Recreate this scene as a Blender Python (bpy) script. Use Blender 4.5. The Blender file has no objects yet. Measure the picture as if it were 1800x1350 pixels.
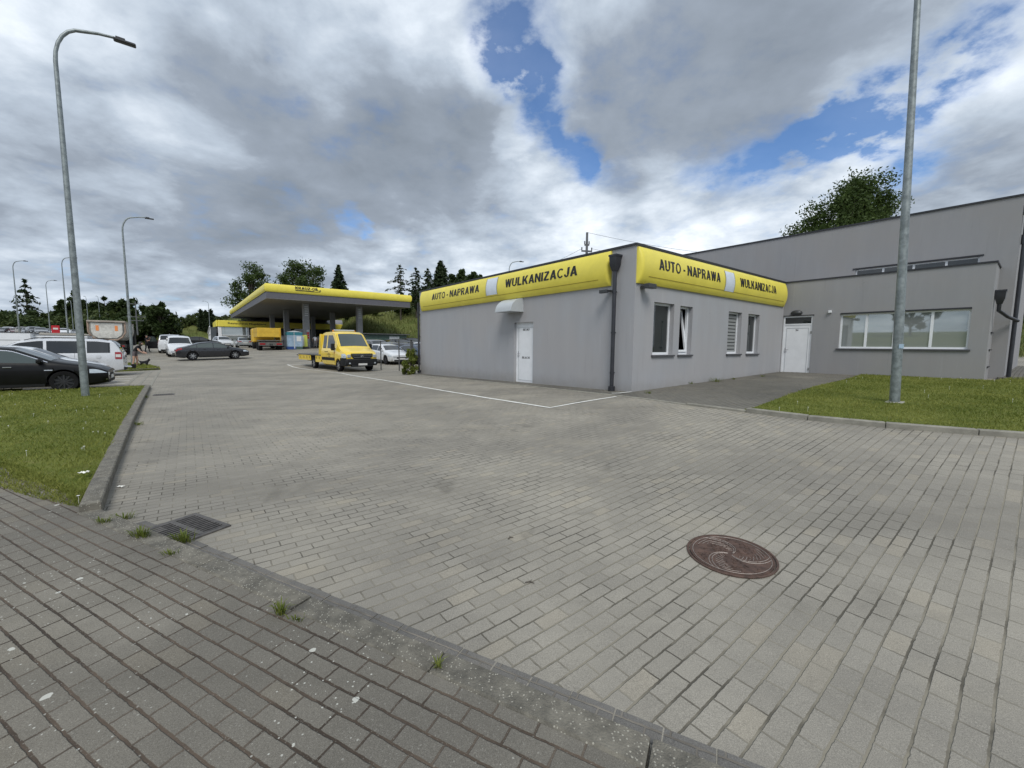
import bpy, bmesh, math, random
import numpy as np
from mathutils import Matrix, Vector
R = math.radians
random.seed(7); rng = np.random.default_rng(7)
col = bpy.context.scene.collection
sc = bpy.context.scene

# ------------------------------------------------------------------ camera
F = 725.0; PITCH = math.atan(68/725); ROLL = math.atan(11/1490)
cam_d = bpy.data.cameras.new('camera'); cam = bpy.data.objects.new('camera', cam_d); col.objects.link(cam)
cam_d.sensor_width = 36; cam_d.lens = 36*F/1800; cam_d.clip_start = .05; cam_d.clip_end = 3000
CAMZ = 1.6
cam.matrix_world = Matrix.Translation((0, 0, CAMZ)) @ Matrix.Rotation(math.pi/2-PITCH, 4, 'X') @ Matrix.Rotation(ROLL, 4, 'Z')
sc.camera = cam

# ------------------------------------------------------------------ world: Nishita sky with broken cloud
SUN_EL, SUN_AZ = R(50), R(176)          # azimuth clockwise from +Y
w = bpy.data.worlds.new('World'); sc.world = w; w.use_nodes = True
nt = w.node_tree; nt.nodes.clear()
class NT:
    """small node-building helper"""
    def __init__(s, t): s.t = t
    def n(s, typ, **k):
        nd = s.t.nodes.new(typ)
        for a, b in k.items(): setattr(nd, a, b)
        return nd
    def l(s, a, b): s.t.links.new(a, b)
    def val(s, sock, v):
        if isinstance(v, (int, float, tuple, list)): sock.default_value = v
        else: s.l(v, sock)
    def math(s, op, a, b=0.0, c=None, clamp=False):
        nd = s.n('ShaderNodeMath', operation=op, use_clamp=clamp)
        s.val(nd.inputs[0], a); s.val(nd.inputs[1], b)
        if c is not None: s.val(nd.inputs[2], c)
        return nd.outputs[0]
    def vmath(s, op, a, b=(0, 0, 0), scale=None):
        nd = s.n('ShaderNodeVectorMath', operation=op); s.val(nd.inputs[0], a); s.val(nd.inputs[1], b)
        if scale is not None: s.val(nd.inputs['Scale'], scale)
        return nd.outputs['Value'] if op in ('DOT_PRODUCT', 'LENGTH', 'DISTANCE') else nd.outputs[0]
    def noise(s, vec, scale, detail=4, rough=.55, color=False, dist=0.0):
        nd = s.n('ShaderNodeTexNoise'); 
        if vec is not None: s.l(vec, nd.inputs['Vector'])
        nd.inputs['Scale'].default_value = scale; nd.inputs['Detail'].default_value = detail
        nd.inputs['Roughness'].default_value = rough; nd.inputs['Distortion'].default_value = dist
        return nd.outputs['Color' if color else 'Fac']
    def mapr(s, v, a, b, c=0.0, d=1.0, smooth=True):
        nd = s.n('ShaderNodeMapRange'); nd.interpolation_type = 'SMOOTHSTEP' if smooth else 'LINEAR'
        s.val(nd.inputs['Value'], v)
        for k, x in zip(('From Min', 'From Max', 'To Min', 'To Max'), (a, b, c, d)): s.val(nd.inputs[k], x)
        return nd.outputs['Result']
    def mix(s, f, a, b, mode='MIX'):
        nd = s.n('ShaderNodeMix', data_type='RGBA', blend_type=mode)
        s.val(nd.inputs[0], f)
        for k, x in ((6, a), (7, b)):
            if isinstance(x, (tuple, list)) and len(x) == 3: x = (*x, 1)
            s.val(nd.inputs[k], x)
        return nd.outputs[2]
W_ = NT(nt)
tc = W_.n('ShaderNodeTexCoord').outputs['Generated']
dirn = W_.vmath('NORMALIZE', tc)
sep = W_.n('ShaderNodeSeparateXYZ'); W_.l(dirn, sep.inputs[0])
zz = W_.math('MAXIMUM', sep.outputs['Z'], 0.0)
inv = W_.math('DIVIDE', 1.0, W_.math('ADD', zz, .24))
plan = W_.vmath('SCALE', dirn, scale=inv)                      # flat cloud layer seen in perspective
wrp = W_.noise(plan, 1.6, 5, .55, color=True)
wrp = W_.vmath('SUBTRACT', wrp, (.5, .5, .5))
dw = W_.vmath('ADD', dirn, W_.vmath('SCALE', wrp, scale=.11))
wr2 = W_.vmath('SUBTRACT', W_.noise(plan, 7.0, 5, .6, color=True), (.5, .5, .5))
dw = W_.vmath('NORMALIZE', W_.vmath('ADD', dw, W_.vmath('SCALE', wr2, scale=.085)))
def blob(c, rad, soft=1.0):
    c = Vector(c).normalized()
    d = W_.vmath('DOT_PRODUCT', dw, tuple(c))
    return W_.mapr(d, math.cos(rad*(1+soft*.5)), math.cos(rad*(1-soft*.5)))
def total(lst, soft=1.0):
    acc = None
    for c, rad, amp in lst:
        b = W_.math('MULTIPLY', blob(c, rad, soft), amp)
        acc = b if acc is None else W_.math('ADD', acc, b)
    return acc
BLUE = [((0, .82, .573), .06, .75), ((-.02, .79, .61), .05, .5), ((.005, .85, .52), .05, .8), ((.036, .874, .484), .05, .85), ((.055, .90, .43), .035, .6), ((.10, .90, .42), .03, .5), ((.135, .91, .395), .035, .7), ((.166, .914, .37), .03, .5), ((.23, .90, .355), .025, .35), ((.38, .855, .345), .03, .6), ((.446, .829, .338), .04, .7),
        ((.50, .79, .36), .045, .8), ((.535, .76, .37), .045, .9), ((.565, .735, .38), .045, .9), ((.593, .696, .406), .05, .9), ((.63, .65, .42), .045, .8), ((.662, .605, .442), .05, .8),
        ((.62, .715, .32), .05, .75), ((.66, .69, .30), .04, .5), ((-.335, .904, .265), .026, .8), ((-.30, .915, .25), .018, .6), ((-.425, .858, .289), .02, .3), ((-.26, .93, .25), .015, .5), ((.02, .93, .36), .03, .4), ((-.02, .865, .51), .035, .5), ((.09, .84, .54), .03, .35)]
DARK = [((-.123, .908, .40), .19, .62), ((-.05, .915, .39), .07, .2), ((-.315, .848, .426), .2, .3), ((-.575, .76, .303), .17, .36), ((-.72, .646, .256), .16, .3),
        ((.319, .828, .461), .2, .42), ((.22, .86, .46), .12, .2), ((.497, .71, .5), .16, .28), ((.70, .663, .24), .12, .35), ((-.42, .88, .22), .14, .26), ((-.76, .62, .12), .2, .14),
        ((-.5, .84, .16), .16, .16)]
WHITE = [((-.681, .649, .339), .12, .38), ((-.03, .852, .523), .06, .6), ((.0, .90, .42), .04, .6), ((-.12, .83, .54), .08, .35), ((.09, .86, .49), .05, .35), ((-.03, .92, .36), .06, .25), ((-.639, .735, .2), .08, .3), ((.245, .928, .25), .14, .42), ((.40, .87, .27), .1, .34), ((.06, .95, .27), .14, .28), ((-.2, .95, .19), .16, .22), ((-.3, .77, .563), .12, .3), ((-.6, .62, .5), .15, .32), ((.58, .75, .22), .1, .2), ((-.72, .66, .17), .06, .2)]
n1 = W_.noise(plan, 1.9, 6, .55, dist=.3)
n2 = W_.noise(W_.vmath('ADD', plan, (3.1, 1.7, .4)), 3.3, 8, .56, dist=.3)
n3 = W_.noise(W_.vmath('ADD', plan, (7.3, -2.2, .9)), 7.5, 7, .6)
def puffs(scale, off):
    vo = W_.n('ShaderNodeTexVoronoi', feature='SMOOTH_F1'); vo.inputs['Scale'].default_value = scale; vo.inputs['Smoothness'].default_value = .7
    wv = W_.vmath('ADD', plan, W_.vmath('SCALE', wrp, scale=.5)); W_.l(W_.vmath('ADD', wv, off), vo.inputs['Vector'])
    return W_.math('SUBTRACT', .75, vo.outputs['Distance'])
pf = W_.math('ADD', W_.math('MULTIPLY', puffs(2.6, (1, 2, 3)), .55), W_.math('MULTIPLY', puffs(6.0, (5, 1, 2)), .3))
# opacity of the cloud layer
dens = W_.math('SUBTRACT', W_.math('ADD', W_.math('MULTIPLY', n2, 1.5), .14), W_.math('MULTIPLY', total(BLUE, 1.7), W_.math('ADD', -.85, W_.math('MULTIPLY', n3, 2.7))))
dens = W_.math('ADD', dens, W_.math('MULTIPLY', W_.math('SUBTRACT', n3, .5), 1.3))
cover = W_.math('MAXIMUM', W_.mapr(dens, -.12, .82), .10)
# thickness: thick parts are grey below, thin edges bright
bri = W_.math('ADD', W_.math('MULTIPLY', n1, .95), W_.math('MULTIPLY', n2, 1.1))
bri = W_.math('ADD', bri, W_.math('MULTIPLY', n3, .45))
bri = W_.math('ADD', bri, W_.math('MULTIPLY', pf, .55))
bri = W_.math('SUBTRACT', bri, .86)
bri = W_.math('ADD', W_.math('SUBTRACT', bri, W_.math('MULTIPLY', total(DARK), .78)), W_.math('MULTIPLY', total(WHITE), .52))
bri = W_.math('ADD', bri, W_.math('MULTIPLY', W_.mapr(dens, .75, .25), .15))
bri = W_.mapr(bri, -.34, .90, smooth=False)
ramp = W_.n('ShaderNodeValToRGB'); W_.l(bri, ramp.inputs[0])
cr = ramp.color_ramp; cr.interpolation = 'LINEAR'
cr.elements[0].position = 0; cr.elements[0].color = (.175, .205, .245, 1)
cr.elements[1].position = 1; cr.elements[1].color = (.70, .745, .80, 1)
for p, c in ((.36, (.235, .272, .325, 1)), (.60, (.36, .415, .485, 1)), (.82, (.53, .585, .65, 1))):
    e = cr.elements.new(p); e.color = c
sky = W_.n('ShaderNodeTexSky', sky_type='NISHITA'); sky.sun_disc = False
sky.sun_elevation = SUN_EL; sky.sun_rotation = SUN_AZ; sky.altitude = 100; sky.dust_density = .2; sky.ozone_density = 4
sky_c = W_.mix(1, sky.outputs[0], (.62, .82, 1.0), 'MULTIPLY')
bg1 = W_.n('ShaderNodeBackground'); W_.l(sky_c, bg1.inputs[0]); bg1.inputs[1].default_value = .1
bg2 = W_.n('ShaderNodeBackground'); W_.l(ramp.outputs[0], bg2.inputs[0]); bg2.inputs[1].default_value = 1.0
mx = W_.n('ShaderNodeMixShader'); W_.l(cover, mx.inputs[0]); W_.l(bg1.outputs[0], mx.inputs[1]); W_.l(bg2.outputs[0], mx.inputs[2])
out = W_.n('ShaderNodeOutputWorld'); W_.l(mx.outputs[0], out.inputs[0])

# ------------------------------------------------------------------ sun behind thin cloud
sl = bpy.data.lights.new('sun', 'SUN'); sl.energy = 1.5; sl.angle = R(24); sl.color = (1, .96, .9)
so = bpy.data.objects.new('sun', sl); col.objects.link(so)
sd = Vector((math.sin(SUN_AZ)*math.cos(SUN_EL), math.cos(SUN_AZ)*math.cos(SUN_EL), math.sin(SUN_EL)))
so.rotation_euler = sd.to_track_quat('Z', 'Y').to_euler(); so.location = (10, -20, 40)
sc.view_settings.view_transform = 'Standard'; sc.view_settings.look = 'None'
sc.cycles.max_bounces = 6; sc.cycles.diffuse_bounces = 3; sc.cycles.transmission_bounces = 3; sc.cycles.transparent_max_bounces = 4
sc.view_settings.exposure = 0.55; sc.view_settings.gamma = 1

# ------------------------------------------------------------------ site frame and ground height
AX = np.array([-.6168, .7871]); BX = np.array([.7871, .6168]); ANG = math.atan2(.6168, .7871)
def sm(a, b, x):
    t = min(1, max(0, (x-a)/(b-a))); return t*t*(3-2*t)
def H(x, y):
    u = .7871*x+.6168*y; a = -.6168*x+.7871*y
    h = max(0, .02*min(u, 24)+.144-.02*(min(max(a, 6), 60)-8))*sm(1, 9, u)
    h += max(0, min(y, 54)-27)*.037
    if y > 20: h += 1.8*sm(.88, 1.05, -x/y)*sm(40, 56, y)
    return h
def ray(u, v):
    x, y = u-900, 675-v; c, s = math.cos(ROLL), math.sin(ROLL); x, y = x*c-y*s, x*s+y*c
    d = Vector((x, F*math.cos(PITCH)+y*math.sin(PITCH), -F*math.sin(PITCH)+y*math.cos(PITCH)))
    return d/d.y
def at(u, v):
    """ground point seen at a place in the photograph"""
    d = ray(u, v); t = .4
    while t < 400:
        t2 = t*1.01; p = Vector((0, 0, CAMZ))+d*t2
        if p.z < H(p.x, p.y):
            for _ in range(25):
                m = (t+t2)/2; p = Vector((0, 0, CAMZ))+d*m
                if p.z < H(p.x, p.y): t2 = m
                else: t = m
            return (p.x, p.y)
        t = t2
    return (p.x, p.y)
def S(a, b): return (BX*a+AX*b)     # site frame -> world offset

# ------------------------------------------------------------------ helpers
def tag(o, label=None, cat=None, group=None, kind=None):
    if label: o['label'] = label
    if cat: o['category'] = cat
    if group: o['group'] = group
    if kind: o['kind'] = kind
    return o
def thing(name, label, cat, loc=(0, 0, 0), rz=0, group=None):
    o = bpy.data.objects.new(name, None); o.empty_display_size = .2; col.objects.link(o)
    o.location = loc; o.rotation_euler = (0, 0, rz); return tag(o, label, cat, group)
class MB:
    def __init__(s): s.v = []; s.f = []
    def add(s, vs, fs):
        k = len(s.v); s.v += [tuple(p) for p in vs]; s.f += [tuple(i+k for i in f) for f in fs]; return s
    def box(s, x0, x1, y0, y1, z0, z1, bev=0):
        if bev <= 0:
            vs = [(x, y, z) for z in (z0, z1) for y in (y0, y1) for x in (x0, x1)]
            return s.add(vs, [(0, 2, 3, 1), (4, 5, 7, 6), (0, 1, 5, 4), (2, 6, 7, 3), (0, 4, 6, 2), (1, 3, 7, 5)])
        b = bev; rings = []
        for z, i in ((z0, b), (z0+b, 0), (z1-b, 0), (z1, b)):
            rings.append([(x0+i+b*0, y0+b, z), (x0+b, y0+i, z), (x1-b, y0+i, z), (x1-i, y0+b, z), (x1-i, y1-b, z), (x1-b, y1-i, z), (x0+b, y1-i, z), (x0+i, y1-b, z)])
        vs = [p for r in rings for p in r]; fs = [tuple(range(7, -1, -1)), tuple(range(24, 32))]
        for r in range(3):
            for j in range(8): fs.append((r*8+j, r*8+(j+1) % 8, (r+1)*8+(j+1) % 8, (r+1)*8+j))
        return s.add(vs, fs)
    def quad(s, a, b, c, d): return s.add([a, b, c, d], [(0, 1, 2, 3)])
    def prism(s, poly, z0, z1):
        n = len(poly); vs = [(x, y, z0) for x, y in poly]+[(x, y, z1) for x, y in poly]
        return s.add(vs, [tuple(range(n-1, -1, -1)), tuple(range(n, 2*n))]+[(i, (i+1) % n, n+(i+1) % n, n+i) for i in range(n)])
    def tube(s, pts, rad, n=8, cap=True):
        pts = [Vector(p) for p in pts]
        if isinstance(rad, (int, float)): rad = [rad]*len(pts)
        prev = None; vs = []
        for i, p in enumerate(pts):
            t = (pts[min(i+1, len(pts)-1)]-pts[max(i-1, 0)]).normalized()
            if prev is None:
                up = Vector((0, 0, 1)) if abs(t.z) < .9 else Vector((1, 0, 0)); a = t.cross(up).normalized()
            else: a = (prev-t*prev.dot(t)).normalized()
            prev = a; b = t.cross(a)
            for k in range(n):
                th = 2*math.pi*k/n; vs.append(p+(a*math.cos(th)+b*math.sin(th))*rad[i])
        fs = []
        for i in range(len(pts)-1):
            for k in range(n): fs.append((i*n+k, i*n+(k+1) % n, (i+1)*n+(k+1) % n, (i+1)*n+k))
        if cap: fs += [tuple(range(n-1, -1, -1)), tuple(range((len(pts)-1)*n, len(pts)*n))]
        return s.add(vs, fs)
    def lathe(s, prof, n=24, axis='z', c=(0, 0, 0)):
        vs = []; m = len(prof)
        for k in range(n):
            th = 2*math.pi*k/n
            for r, h in prof:
                p = (r*math.cos(th), r*math.sin(th), h) if axis == 'z' else ((r*math.cos(th), h, r*math.sin(th)) if axis == 'y' else (h, r*math.cos(th), r*math.sin(th)))
                vs.append((p[0]+c[0], p[1]+c[1], p[2]+c[2]))
        fs = [(k*m+j, ((k+1) % n)*m+j, ((k+1) % n)*m+j+1, k*m+j+1) for k in range(n) for j in range(m-1)]
        return s.add(vs, fs)
    def xf(s, M):
        s.v = [tuple(M @ Vector(p)) for p in s.v]; return s
    def build(s, name, mat, parent=None, smooth=None, label=None, recalc=True):
        me = bpy.data.meshes.new(name); me.from_pydata(s.v, [], s.f)
        if recalc:
            bm = bmesh.new(); bm.from_mesh(me); bmesh.ops.recalc_face_normals(bm, faces=bm.faces); bm.to_mesh(me); bm.free()
        for m in (mat if isinstance(mat, list) else [mat]): me.materials.append(m)
        if smooth:
            me.shade_smooth(); me.set_sharp_from_angle(angle=R(smooth))
        o = bpy.data.objects.new(name, me); col.objects.link(o)
        if parent: o.parent = parent
        if label: o['label'] = label
        return o
def np_mesh(name, V, Fq, mat, parent=None):
    """big mesh from numpy arrays; Fq is (n,3) or (n,4)"""
    me = bpy.data.meshes.new(name); k = Fq.shape[1]
    me.vertices.add(len(V)); me.vertices.foreach_set('co', np.asarray(V, np.float32).ravel())
    me.loops.add(Fq.size); me.loops.foreach_set('vertex_index', Fq.astype(np.int32).ravel())
    me.polygons.add(len(Fq)); me.polygons.foreach_set('loop_start', np.arange(0, Fq.size, k, dtype=np.int32))
    me.polygons.foreach_set('loop_total', np.full(len(Fq), k, np.int32)); me.update(calc_edges=True)
    me.materials.append(mat); o = bpy.data.objects.new(name, me); col.objects.link(o)
    if parent: o.parent = parent
    return o
def copy_tree(o, parent=None):
    c = o.copy(); col.objects.link(c); c.parent = parent
    for ch in list(o.children): copy_tree(ch, c)
    return c
def drop(x, y, dz=0): return (x, y, H(x, y)+dz)

# ------------------------------------------------------------------ materials
def mat(name, rgb, rough=.6, metal=0.0, var=0.0, vscale=4.0, bump=0.0, bscale=60.0, spec=.5, coat=0.0, sheen=0):
    m = bpy.data.materials.new(name); m.use_nodes = True; t = NT(m.node_tree)
    p = m.node_tree.nodes['Principled BSDF']
    p.inputs['Base Color'].default_value = (*rgb, 1); p.inputs['Roughness'].default_value = rough
    p.inputs['Metallic'].default_value = metal; p.inputs['Specular IOR Level'].default_value = spec
    p.inputs['Coat Weight'].default_value = coat
    co = t.n('ShaderNodeTexCoord').outputs['Object']
    if var > 0:
        f = t.mapr(t.noise(co, vscale, 6, .65), .3, .7)
        t.l(t.mix(f, tuple(c*(1-var) for c in rgb), tuple(min(1, c*(1+var)) for c in rgb)), p.inputs['Base Color'])
        t.l(t.math('ADD', t.math('MULTIPLY', f, .12), rough-.06), p.inputs['Roughness'])
    if bump > 0:
        b = t.n('ShaderNodeBump'); b.inputs['Strength'].default_value = bump; b.inputs['Distance'].default_value = .01
        t.l(t.noise(co, bscale, 4), b.inputs['Height']); t.l(b.outputs[0], p.inputs['Normal'])
    return m
def paver_mat(name, angle, base, joint, w=.2, h=.1, mortar=.007, spots=0.0, dirt=1.0, jl=.5, lichen=False):
    m = bpy.data.materials.new(name); m.use_nodes = True; t = NT(m.node_tree); p = m.node_tree.nodes['Principled BSDF']
    co = t.n('ShaderNodeTexCoord').outputs['Object']
    mp = t.n('ShaderNodeMapping'); t.l(co, mp.inputs[0]); mp.inputs['Rotation'].default_value = (0, 0, -angle)
    v = mp.outputs[0]
    warp = t.vmath('SCALE', t.vmath('SUBTRACT', t.noise(co, 1.3, 2, color=True), (.5, .5, .5)), scale=.018)
    warp2 = t.vmath('SCALE', t.vmath('SUBTRACT', t.noise(co, 30, 4, color=True), (.5, .5, .5)), scale=.010)
    v = t.vmath('ADD', t.vmath('ADD', v, warp), warp2)
    br = t.n('ShaderNodeTexBrick'); t.l(v, br.inputs['Vector']); br.offset = .5
    br.inputs['Scale'].default_value = 1; br.inputs['Brick Width'].default_value = w; br.inputs['Row Height'].default_value = h
    br.inputs['Mortar Size'].default_value = mortar*.72; br.inputs['Mortar Smooth'].default_value = .35; br.inputs['Bias'].default_value = 0
    br.inputs['Color1'].default_value = (0, 0, 0, 1); br.inputs['Color2'].default_value = (1, 1, 1, 1); br.inputs['Mortar'].default_value = (.5, .5, .5, 1)
    per = t.n('ShaderNodeSeparateColor'); t.l(br.outputs['Color'], per.inputs[0]); per = per.outputs[0]
    b0 = t.mix(t.mapr(per, 0, 1, smooth=False), tuple(c*.93 for c in base), tuple(c*1.07 for c in base))
    b0 = t.mix(t.math('MULTIPLY', t.mapr(per, .90, .93), .18), b0, (base[0]*1.25, base[1]*1.12, base[2]*.88))
    big = t.noise(co, .35, 6, .6); mid = t.noise(co, 2.3, 6, .65); fine = t.noise(co, 260, 3, .7); grit = t.noise(co, 60, 4, .7)
    b0 = t.mix(t.mapr(big, .38, .62), t.mix(1, b0, (.74, .745, .76), 'MULTIPLY'), b0)
    b0 = t.mix(t.math('MULTIPLY', t.mapr(mid, .52, .75), .4*dirt), b0, tuple(c*.55 for c in base))
    b0 = t.mix(t.math('MULTIPLY', t.mapr(t.noise(co, .9, 5), .55, .75), .35*dirt), b0, (base[0]*1.2, base[1]*1.15, base[2]*1.02))
    b0 = t.mix(t.mapr(fine, .25, .75, -.0, 1), t.mix(1, b0, (.62, .62, .62), 'MULTIPLY'), t.mix(1, b0, (1.3, 1.3, 1.3), 'MULTIPLY'))
    b0 = t.mix(t.math('MULTIPLY', t.mapr(t.noise(co, 110, 3, .7), .58, .7), .35), b0, tuple(min(1, c*1.6) for c in base))
    b0 = t.mix(t.math('MULTIPLY', t.mapr(grit, .56, .72), .35), b0, tuple(c*.5 for c in base))
    # oil and tyre spots with their own outlines
    oil = t.mapr(t.noise(t.vmath('ADD', co, (13, 5, 0)), 1.1, 3, .5, dist=.6), .64, .76)
    b0 = t.mix(t.math('MULTIPLY', oil, .5*dirt), b0, tuple(c*.35 for c in base))
    tk = t.n('ShaderNodeMapping'); t.l(co, tk.inputs[0]); tk.inputs['Rotation'].default_value = (0, 0, -angle-1.57); tk.inputs['Scale'].default_value = (.12, 1.5, 1)
    b0 = t.mix(t.math('MULTIPLY', t.mapr(t.noise(tk.outputs[0], 1.0, 4, .55), .52, .70), .30*dirt), b0, tuple(c*.5 for c in base))
    b0 = t.mix(t.math('MULTIPLY', t.mapr(t.noise(t.vmath('ADD', co, (4, 8, 0)), .55, 6, .6), .56, .72), .35*dirt), b0, (.34, .315, .265))
    jn = t.mapr(t.noise(co, 1.7, 5, .6), .42, .62)
    jc = t.mix(jn, joint, tuple(c*jl for c in joint))
    sy = t.n('ShaderNodeSeparateXYZ'); t.l(v, sy.inputs[0])
    fr = t.math('FRACT', t.math('ADD', t.math('DIVIDE', sy.outputs['Y'], h), 1000.0)); dl = t.math('MINIMUM', fr, t.math('SUBTRACT', 1.0, fr))
    wv = t.math('ADD', .6, t.math('MULTIPLY', t.noise(co, 6, 3), .8))
    row = t.mapr(t.math('MULTIPLY', dl, h), t.math('MULTIPLY', wv, mortar*.95), t.math('MULTIPLY', wv, mortar*.5))
    mort = t.math('MAXIMUM', t.math('MULTIPLY', br.outputs['Fac'], t.math('ADD', .7, t.math('MULTIPLY', jn, .3))), row)
    c = t.mix(mort, b0, jc)
    if lichen:
        vo = t.n('ShaderNodeTexVoronoi'); t.l(t.vmath('ADD', co, t.vmath('SCALE', t.noise(co, 30, 2, color=True), scale=.03)), vo.inputs['Vector']); vo.inputs['Scale'].default_value = 6.5
        sel = t.n('ShaderNodeSeparateColor'); t.l(vo.outputs['Color'], sel.inputs[0])
        rad = t.math('ADD', t.math('MULTIPLY', t.math('POWER', sel.outputs[1], 2.0), .13), .018)
        s1 = t.math('MULTIPLY', t.math('LESS_THAN', vo.outputs['Distance'], rad), t.math('GREATER_THAN', sel.outputs[0], .42))
        vo2 = t.n('ShaderNodeTexVoronoi'); t.l(co, vo2.inputs['Vector']); vo2.inputs['Scale'].default_value = 34
        sel2 = t.n('ShaderNodeSeparateColor'); t.l(vo2.outputs['Color'], sel2.inputs[0])
        s2 = t.math('MULTIPLY', t.math('LESS_THAN', vo2.outputs['Distance'], .15), t.math('GREATER_THAN', sel2.outputs[0], .45))
        s2 = t.math('MULTIPLY', s2, t.mapr(t.noise(co, 1.4, 3), .42, .6))
        s = t.math('MAXIMUM', s1, s2)
        c = t.mix(t.math('MULTIPLY', s, .85), c, (.52, .52, .47))
        c = t.mix(t.math('MULTIPLY', t.mapr(t.noise(co, 150, 3, .6), .60, .70), .45), c, (.36, .35, .31))
    if spots:
        sp = t.n('ShaderNodeTexVoronoi'); t.l(co, sp.inputs['Vector']); sp.inputs['Scale'].default_value = 90
        c = t.mix(t.math('MULTIPLY', t.math('LESS_THAN', sp.outputs['Distance'], .28), spots), c, (.62, .6, .52))
    t.l(c, p.inputs['Base Color']); p.inputs['Roughness'].default_value = .85; p.inputs['Specular IOR Level'].default_value = .3
    hgt = t.math('ADD', t.math('MULTIPLY', t.math('SUBTRACT', 1.0, mort), 1.0), t.math('ADD', t.math('MULTIPLY', grit, .3), t.math('MULTIPLY', per, .25)))
    bp = t.n('ShaderNodeBump'); bp.inputs['Strength'].default_value = .75; bp.inputs['Distance'].default_value = .006
    t.l(hgt, bp.inputs['Height']); t.l(bp.outputs[0], p.inputs['Normal'])
    return m
def foliage_mat(name, a, b, trans=.25, rough=.6):
    m = bpy.data.materials.new(name); m.use_nodes = True; t = NT(m.node_tree); p = m.node_tree.nodes['Principled BSDF']
    g = t.n('ShaderNodeNewGeometry'); co = t.n('ShaderNodeTexCoord').outputs['Object']
    f = t.math('ADD', t.math('MULTIPLY', g.outputs['Random Per Island'], .6), t.math('MULTIPLY', t.mapr(t.noise(co, .8, 4), .3, .7), .5), clamp=True)
    c = t.mix(f, a, b); t.l(c, p.inputs['Base Color']); p.inputs['Roughness'].default_value = rough; p.inputs['Specular IOR Level'].default_value = .25
    tr = t.n('ShaderNodeBsdfTranslucent'); t.l(c, tr.inputs[0]); mxs = t.n('ShaderNodeMixShader'); mxs.inputs[0].default_value = trans
    t.l(p.outputs[0], mxs.inputs[1]); t.l(tr.outputs[0], mxs.inputs[2]); t.l(mxs.outputs[0], m.node_tree.nodes['Material Output'].inputs[0])
    return m
def ground_mat(name, cols, scale, bump=.6):
    m = bpy.data.materials.new(name); m.use_nodes = True; t = NT(m.node_tree); p = m.node_tree.nodes['Principled BSDF']
    co = t.n('ShaderNodeTexCoord').outputs['Object']
    c = t.mix(t.mapr(t.noise(co, scale, 7, .65), .35, .65), cols[0], cols[1])
    c = t.mix(t.math('MULTIPLY', t.mapr(t.noise(co, scale*6, 5, .7), .5, .7), .6), c, cols[2])
    t.l(c, p.inputs['Base Color']); p.inputs['Roughness'].default_value = .9; p.inputs['Specular IOR Level'].default_value = .15
    b = t.n('ShaderNodeBump'); b.inputs['Strength'].default_value = bump; b.inputs['Distance'].default_value = .04
    t.l(t.noise(co, scale*40, 4, .7), b.inputs['Height']); t.l(b.outputs[0], p.inputs['Normal'])
    return m
def render_mat(name, rgb):
    """painted plaster with faint streaks"""
    m = bpy.data.materials.new(name); m.use_nodes = True; t = NT(m.node_tree); p = m.node_tree.nodes['Principled BSDF']
    co = t.n('ShaderNodeTexCoord').outputs['Object']
    st = t.n('ShaderNodeMapping'); t.l(co, st.inputs[0]); st.inputs['Scale'].default_value = (2.2, 2.2, .35)
    a = t.mapr(t.noise(st.outputs[0], 1.2, 6, .6), .35, .7); b_ = t.mapr(t.noise(co, .5, 5, .6), .35, .65)
    c = t.mix(a, tuple(x*.97 for x in rgb), tuple(x*1.03 for x in rgb))
    c = t.mix(t.math('MULTIPLY', b_, .5), c, (rgb[0]*1.06, rgb[1]*1.0, rgb[2]*.94))
    s2_ = t.n('ShaderNodeMapping'); t.l(co, s2_.inputs[0]); s2_.inputs['Scale'].default_value = (7, 7, .45)
    c = t.mix(t.math('MULTIPLY', t.mapr(t.noise(s2_.outputs[0], 1.0, 5, .6), .60, .76), .22), c, tuple(x*.62 for x in rgb))
    c = t.mix(t.math('MULTIPLY', t.mapr(t.noise(t.vmath('ADD', s2_.outputs[0], (9, 3, 1)), .9, 4, .6), .62, .74), .25), c, tuple(x*1.25 for x in rgb))
    sx = t.n('ShaderNodeSeparateXYZ'); t.l(co, sx.inputs[0])
    low = t.mapr(t.math('ADD', sx.outputs['Z'], t.math('MULTIPLY', t.noise(co, 3, 5, .7), .5)), 1.0, .45)   # splash dirt at the foot
    c = t.mix(t.math('MULTIPLY', low, .5), c, (.22, .21, .19))
    vo = t.n('ShaderNodeTexVoronoi'); t.l(co, vo.inputs['Vector']); vo.inputs['Scale'].default_value = 1.7
    c = t.mix(t.math('MULTIPLY', t.math('LESS_THAN', vo.outputs['Distance'], .022), .5), c, (.15, .15, .15))
    t.l(c, p.inputs['Base Color']); p.inputs['Roughness'].default_value = .88; p.inputs['Specular IOR Level'].default_value = .25
    b = t.n('ShaderNodeBump'); b.inputs['Strength'].default_value = .35; b.inputs['Distance'].default_value = .006
    t.l(t.noise(co, 130, 4, .7), b.inputs['Height']); t.l(b.outputs[0], p.inputs['Normal'])
    return m
M = {}
M['road'] = paver_mat('road_pavers', ANG, (.308, .287, .243), (.23, .21, .165), mortar=.0068, jl=.36)
M['side'] = paver_mat('sidewalk_pavers', R(-26.5), (.182, .168, .14), (.10, .076, .056), w=.196, h=.093, mortar=.008, lichen=True, dirt=.8, jl=.45)
M['path'] = paver_mat('path_pavers', ANG, (.17, .16, .14), (.07, .072, .045), mortar=.010, dirt=1.1)
M['gutter'] = paver_mat('gutter_pavers', R(-26.5), (.175, .168, .155), (.22, .20, .17), w=.2, h=.105, mortar=.007)
M['kerb'] = mat('kerb_concrete', (.15, .14, .115), .9, var=.35, vscale=9, bump=.9, bscale=120)
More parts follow.
